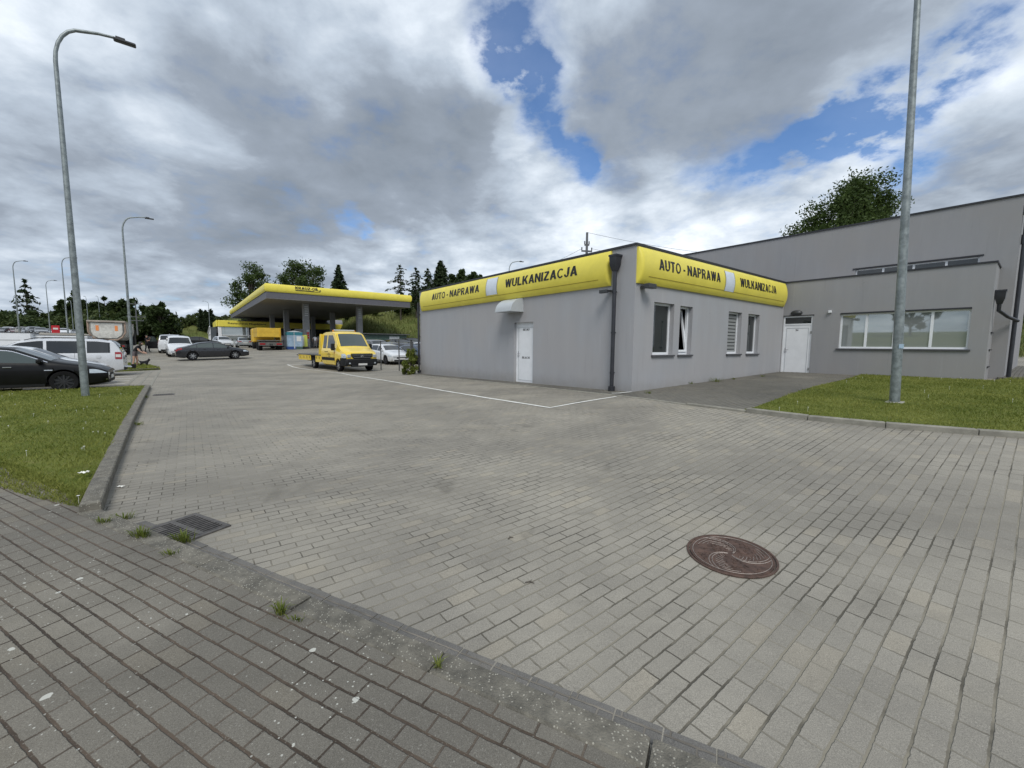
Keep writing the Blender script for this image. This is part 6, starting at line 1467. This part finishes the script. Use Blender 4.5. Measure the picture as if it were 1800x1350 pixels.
# bushes over the slope
bm_ = []
for s_ in range(3):
    b = broadleaf('shrub', 'x', 0, 0, -50, 2.6, 2.2, .0, M['leafmid' if s_ != 1 else 'leaf'], n=1500, leaf=.22, blobs=14, seed=200+s_, gap=.8, cat='shrub'); bm_.append(b)
slots = []
for i in range(46):
    r = random.choice((random.uniform(-.86, -.62), random.uniform(-.86, -.62), random.uniform(-.40, -.2), random.uniform(1.05, 1.3))); b, y1, zc = hill_prof(r); y = b+(y1-b)*random.uniform(.62, 1.0); slots.append((r, y))
def where(r, y, i):
    b, y1, _ = hill_prof(r); f = (y-b)/(y1-b); hgt_ = 'low on' if f < .5 else ('halfway up' if f < .8 else 'on the crest of')
    px = 900+725*r
    zone = 'the hillside left of the shop' if px < 400 else ('the hillside under the canopy' if px < 460 else ('the grassy bank behind the fenced cars' if px < 745 else 'the bank right of the hall'))
    return '%s %s shrub %s %s' % (('broad', 'rounded', 'spreading', 'dense')[i % 4], ('green', 'olive', 'dark green')[i % 3], hgt_, zone)
for i, (r, y) in enumerate(slots):
    src = bm_[i % 3]; o = src if i < 3 else copy_tree(src); s_ = random.uniform(.6, 1.3)
    o.location = (r*y, y, hillz(r, y)-.3); o.scale = (s_, s_, s_*random.uniform(.8, 1.1)); o.rotation_euler.z = random.uniform(0, 6); o['label'] = where(r, y, i); o['group'] = 'shrubs on the hillside'
# plant at the end of the long wall
pe = P0+A2*12.9-B2*.55
broadleaf('wall_bush', 'ragged green bush growing at the far end of the long wall', pe.x, pe.y, H(pe.x, pe.y)-.1, 1.5, .46, -.35, M['weed'], n=4200, leaf=.055, blobs=40, seed=301, gap=1.3, cat='bush')
# trees and slope on the far side of the yard, seen mirrored in the long window
for i, (x, y, h) in enumerate(((-52, -10, 10), (-60, -28, 9), (-58, 6, 7), (-44, -40, 11))):
    broadleaf('deciduous_tree', ['tree across the road mirrored in the left pane of the long window', 'tree across the road behind the camera, farther left', 'small tree across the road mirrored beside the lamp post', 'tall tree across the road mirrored in the right pane'][i], x, y, 2.2, h, h*.42, h*.3, M['leafdark'], n=3000, leaf=.4, blobs=22, seed=400+i, group='trees across the road behind the camera')
mb = MB(); vs = []
for i in range(25):
    a = R(150+i*6)
    for d_, z in ((34, -.3), (44, 1.5), (60, 3.6), (90, 5.2), (200, 5)): vs.append((d_*math.cos(a), d_*math.sin(a)*1.0, z))
mb.add(vs, [(i*5+j, (i+1)*5+j, (i+1)*5+j+1, i*5+j+1) for i in range(24) for j in range(4)]); mb.build('hillside', M['hill'], smooth=60)['kind'] = 'structure'

# ------------------------------------------------------------------ people and dog
def skin_body(name, joints, edges, mat_fn, parent_name=None, sub=2):
    me = bpy.data.meshes.new(name); names = list(joints); idx = {n: i for i, n in enumerate(names)}
    me.from_pydata([joints[n][0] for n in names], [(idx[a], idx[b]) for a, b in edges], [])
    o = bpy.data.objects.new(name, me); col.objects.link(o); m = o.modifiers.new('skin', 'SKIN'); m.use_smooth_shade = True
    sv = me.skin_vertices[0].data
    for n in names:
        r = joints[n][1]; sv[idx[n]].radius = (r, r) if isinstance(r, (int, float)) else r
    sv[0].use_root = True
    ss_ = o.modifiers.new('sub', 'SUBSURF'); ss_.levels = sub; ss_.render_levels = sub
    dg = bpy.context.evaluated_depsgraph_get(); me2 = bpy.data.meshes.new_from_object(o.evaluated_get(dg)); bpy.data.objects.remove(o)
    mats = []; 
    for p in me2.polygons:
        mm = mat_fn(p.center)
        if mm not in mats: mats.append(mm)
    me2.materials.clear()
    for mm in mats: me2.materials.append(mm)
    for p in me2.polygons: p.material_index = mats.index(mat_fn(p.center)); p.use_smooth = True
    o2 = bpy.data.objects.new(name, me2); col.objects.link(o2); return o2
def person(label, x, y, rz, pose, top, low, leg_bare, arm_bare, cat='person', scale=1.0, hairlen=0, hidegrp=None):
    """pose: dict of joint overrides (x forward, y left, z up)"""
    J = dict(pelvis=((0, 0, .98), .13), waist=((0, 0, 1.12), .12), chest=((0, 0, 1.32), .15), neck=((0, 0, 1.48), .06), head0=((.01, 0, 1.56), .07), head1=((.02, 0, 1.66), .098), head2=((.01, 0, 1.75), .07),
             hipL=((0, .10, .93), .10), kneeL=((.02, .11, .50), .062), ankL=((0, .12, .09), .042), toeL=((.17, .13, .035), .035),
             hipR=((0, -.10, .93), .10), kneeR=((.02, -.11, .50), .062), ankR=((0, -.12, .09), .042), toeR=((.17, -.13, .035), .035),
             shL=((0, .17, 1.42), .062), elL=((-.02, .23, 1.15), .042), wrL=((.05, .25, .92), .028), paL=((.07, .25, .85), .034),
             shR=((0, -.17, 1.42), .062), elR=((-.02, -.23, 1.15), .042), wrR=((.05, -.25, .92), .028), paR=((.07, -.25, .85), .034))
    for k_, v in pose.items(): J[k_] = (v, J[k_][1])
    E_ = [('pelvis', 'waist'), ('waist', 'chest'), ('chest', 'neck'), ('neck', 'head0'), ('head0', 'head1'), ('head1', 'head2')]
    for s_ in 'LR': E_ += [('pelvis', 'hip'+s_), ('hip'+s_, 'knee'+s_), ('knee'+s_, 'ank'+s_), ('ank'+s_, 'toe'+s_), ('chest', 'sh'+s_), ('sh'+s_, 'el'+s_), ('el'+s_, 'wr'+s_), ('wr'+s_, 'pa'+s_)]
    for s_, sg in (('L', 1), ('R', -1)):
        w_, p_ = Vector(J['wr'+s_][0]), Vector(J['pa'+s_][0]); d_ = (p_-w_).normalized(); sd_ = d_.cross(Vector((0, 1, 0))); sd_ = sd_.normalized() if sd_.length > .1 else Vector((1, 0, 0)); nn = d_.cross(sd_)*sg
        for k_ in range(4):
            ln = (.065, .075, .07, .055)[k_]; b0 = p_+sd_*(.027-.018*k_)+d_*.015; m1 = b0+d_*ln*.55+nn*.006; e1 = b0+d_*ln*.95+nn*.022
            J['f%s%da' % (s_, k_)] = (tuple(m1), .0085); J['f%s%db' % (s_, k_)] = (tuple(e1), .0075); E_ += [('pa'+s_, 'f%s%da' % (s_, k_)), ('f%s%da' % (s_, k_), 'f%s%db' % (s_, k_))]
        th_ = w_.lerp(p_, .5)+sd_*.035; te = th_+d_*.05+sd_*.02; J['t%sa' % s_] = (tuple(th_), .011); J['t%sb' % s_] = (tuple(te), .009); E_ += [('wr'+s_, 't%sa' % s_), ('t%sa' % s_, 't%sb' % s_)]
    hd = Vector(J['head1'][0]); el = [Vector(J['el'+s_][0]) for s_ in 'LR']; wrs = [Vector(J['wr'+s_][0]) for s_ in 'LR']; shs = [Vector(J['sh'+s_][0]) for s_ in 'LR']; pz = J['pelvis'][0][2]; kz = min(J['kneeL'][0][2], J['kneeR'][0][2])
    hip = Vector(J['pelvis'][0]); ch = Vector(J['chest'][0])
    def mf(c):
        if (c-hd).length < .155: return M['hair'] if (c.z > hd.z+.02 and c.x < hd.x+.06) or c.x < hd.x-.03 else M['skin']
        for e, w_, s0 in zip(el, wrs, shs):
            if (c-w_).length < .15: return M['skin']
            if arm_bare and (c-e).length < .13 and abs(c.y) > .17: return M['skin']
        if c.z < .10: return M['clothd'] if not leg_bare else M['clothw']
        if c.z < pz+.05 and (c-ch).length > .25:
            if leg_bare and c.z < kz+.22: return M['skin']
            return low
        return top
    t = skin_body('person', J, E_, mf); t.location = drop(x, y, .02); t.rotation_euler.z = rz; t.scale = (scale,)*3; tag(t, label, 'person')
    mb = MB(); mb.lathe([(0, .02), (.05, .015), (.085, -.02), (.098, -.07), (.088, -.12-hairlen), (.06, -.13-hairlen)], 14); mb.xf(Matrix.Translation(hd+Vector((-.045, 0, .10)))); mb.build('hair', M['hair'], t, smooth=60)
    mb = MB()
    for s_ in (1, -1): mb.lathe([(0, .012), (.010, .004), (.011, 0)], 8, 'x', (hd.x+.085, s_*.032, hd.z+.0)); mb.add([(hd.x, s_*.098, hd.z-.03), (hd.x+.02, s_*.108, hd.z+.01), (hd.x, s_*.112, hd.z+.03), (hd.x-.02, s_*.105, hd.z+.0)], [(0, 1, 2, 3)])
    mb.build('eyes_and_ears', M['hair'], t); mb = MB(); mb.add([(hd.x+.088, -.014, hd.z-.035), (hd.x+.088, .014, hd.z-.035), (hd.x+.115, 0, hd.z-.032), (hd.x+.09, 0, hd.z+.01)], [(0, 1, 2), (0, 2, 3), (1, 3, 2)]); mb.box(hd.x+.085, hd.x+.092, -.022, .022, hd.z-.062, hd.z-.055); mb.build('nose_and_mouth', M['skin'], t)
    return t
wx_, wy_ = at(238.5, 645.5)
wm = person('woman in black top and short skirt leaning forward beside the island lamp post', wx_, wy_, R(20), dict(waist=(.06, 0, 1.10), chest=(.20, 0, 1.27), neck=(.32, 0, 1.39), head0=(.36, 0, 1.46), head1=(.40, 0, 1.55), head2=(.40, 0, 1.63), shL=(.22, .15, 1.36), shR=(.22, -.15, 1.36), elL=(.30, .20, 1.10), elR=(.30, -.20, 1.10), wrL=(.48, .16, .95), wrR=(.48, -.16, .95), paL=(.54, .15, .92), paR=(.54, -.15, .92), kneeL=(.08, .1, .5), kneeR=(-.02, -.1, .5), ankL=(.03, .11, .09), ankR=(-.1, -.1, .09), toeL=(.18, .12, .035), toeR=(.05, -.11, .035)), M['clothd'], M['denim'], True, True, scale=.98, hairlen=.12)
mx2, my2 = -37.6, 42.6
person('man in black clothes standing with legs apart by the open van door', mx2, my2, R(10), dict(kneeL=(.03, .2, .5), ankL=(0, .33, .09), toeL=(.15, .36, .035), kneeR=(.03, -.2, .5), ankR=(0, -.33, .09), toeR=(.15, -.36, .035), elL=(.02, .42, 1.3), wrL=(.14, .30, 1.46), paL=(.2, .26, 1.50), elR=(.1, -.28, 1.2), wrR=(.2, -.1, 1.2), paR=(.26, -.06, 1.22)), M['clothd'], M['clothd'], False, False)
r_ = ray(554, 600); person('man in a white shirt and grey trousers standing under the canopy', r_.x*55, 55, R(120), dict(chest=(.08, 0, 1.3), head0=(.14, 0, 1.52), head1=(.18, 0, 1.60), head2=(.19, 0, 1.69), neck=(.1, 0, 1.44), elL=(.1, .34, 1.2), wrL=(.2, .3, 1.0), paL=(.25, .28, .95), ankL=(.12, .16, .09), toeL=(.28, .17, .035)), M['clothw'], M['clothj'], False, True)
# little black dog
dx_, dy_ = at(254, 645.5)
DJ = dict(pel=((-.16, 0, .24), .075), mid=((0, 0, .24), .085), che=((.14, 0, .25), .10), nek=((.23, 0, .33), .055), hea=((.28, 0, .40), .06), muz=((.36, 0, .375), .032), tl=((-.28, 0, .34), .018), t2=((-.32, 0, .42), .012),
          lfa=((.15, .06, .14), .028), lfb=((.14, .06, .02), .02), rfa=((.15, -.06, .14), .028), rfb=((.14, -.06, .02), .02), lra=((-.14, .06, .15), .04), lrb=((-.21, .06, .09), .022), lrc=((-.18, .06, .02), .02), rra=((-.14, -.06, .15), .04), rrb=((-.21, -.06, .09), .022), rrc=((-.18, -.06, .02), .02), e1=((.26, .045, .47), .018), e2=((.26, -.045, .47), .018))
dg_ = skin_body('dog', DJ, [('pel', 'mid'), ('mid', 'che'), ('che', 'nek'), ('nek', 'hea'), ('hea', 'muz'), ('pel', 'tl'), ('tl', 't2'), ('che', 'lfa'), ('lfa', 'lfb'), ('che', 'rfa'), ('rfa', 'rfb'), ('pel', 'lra'), ('lra', 'lrb'), ('lrb', 'lrc'), ('pel', 'rra'), ('rra', 'rrb'), ('rrb', 'rrc'), ('hea', 'e1'), ('hea', 'e2')], lambda c: M['clothd'])
dg_.location = drop(dx_, dy_, .09); dg_.rotation_euler.z = R(15); tag(dg_, 'small black dog standing on the grass island in front of the woman', 'dog')
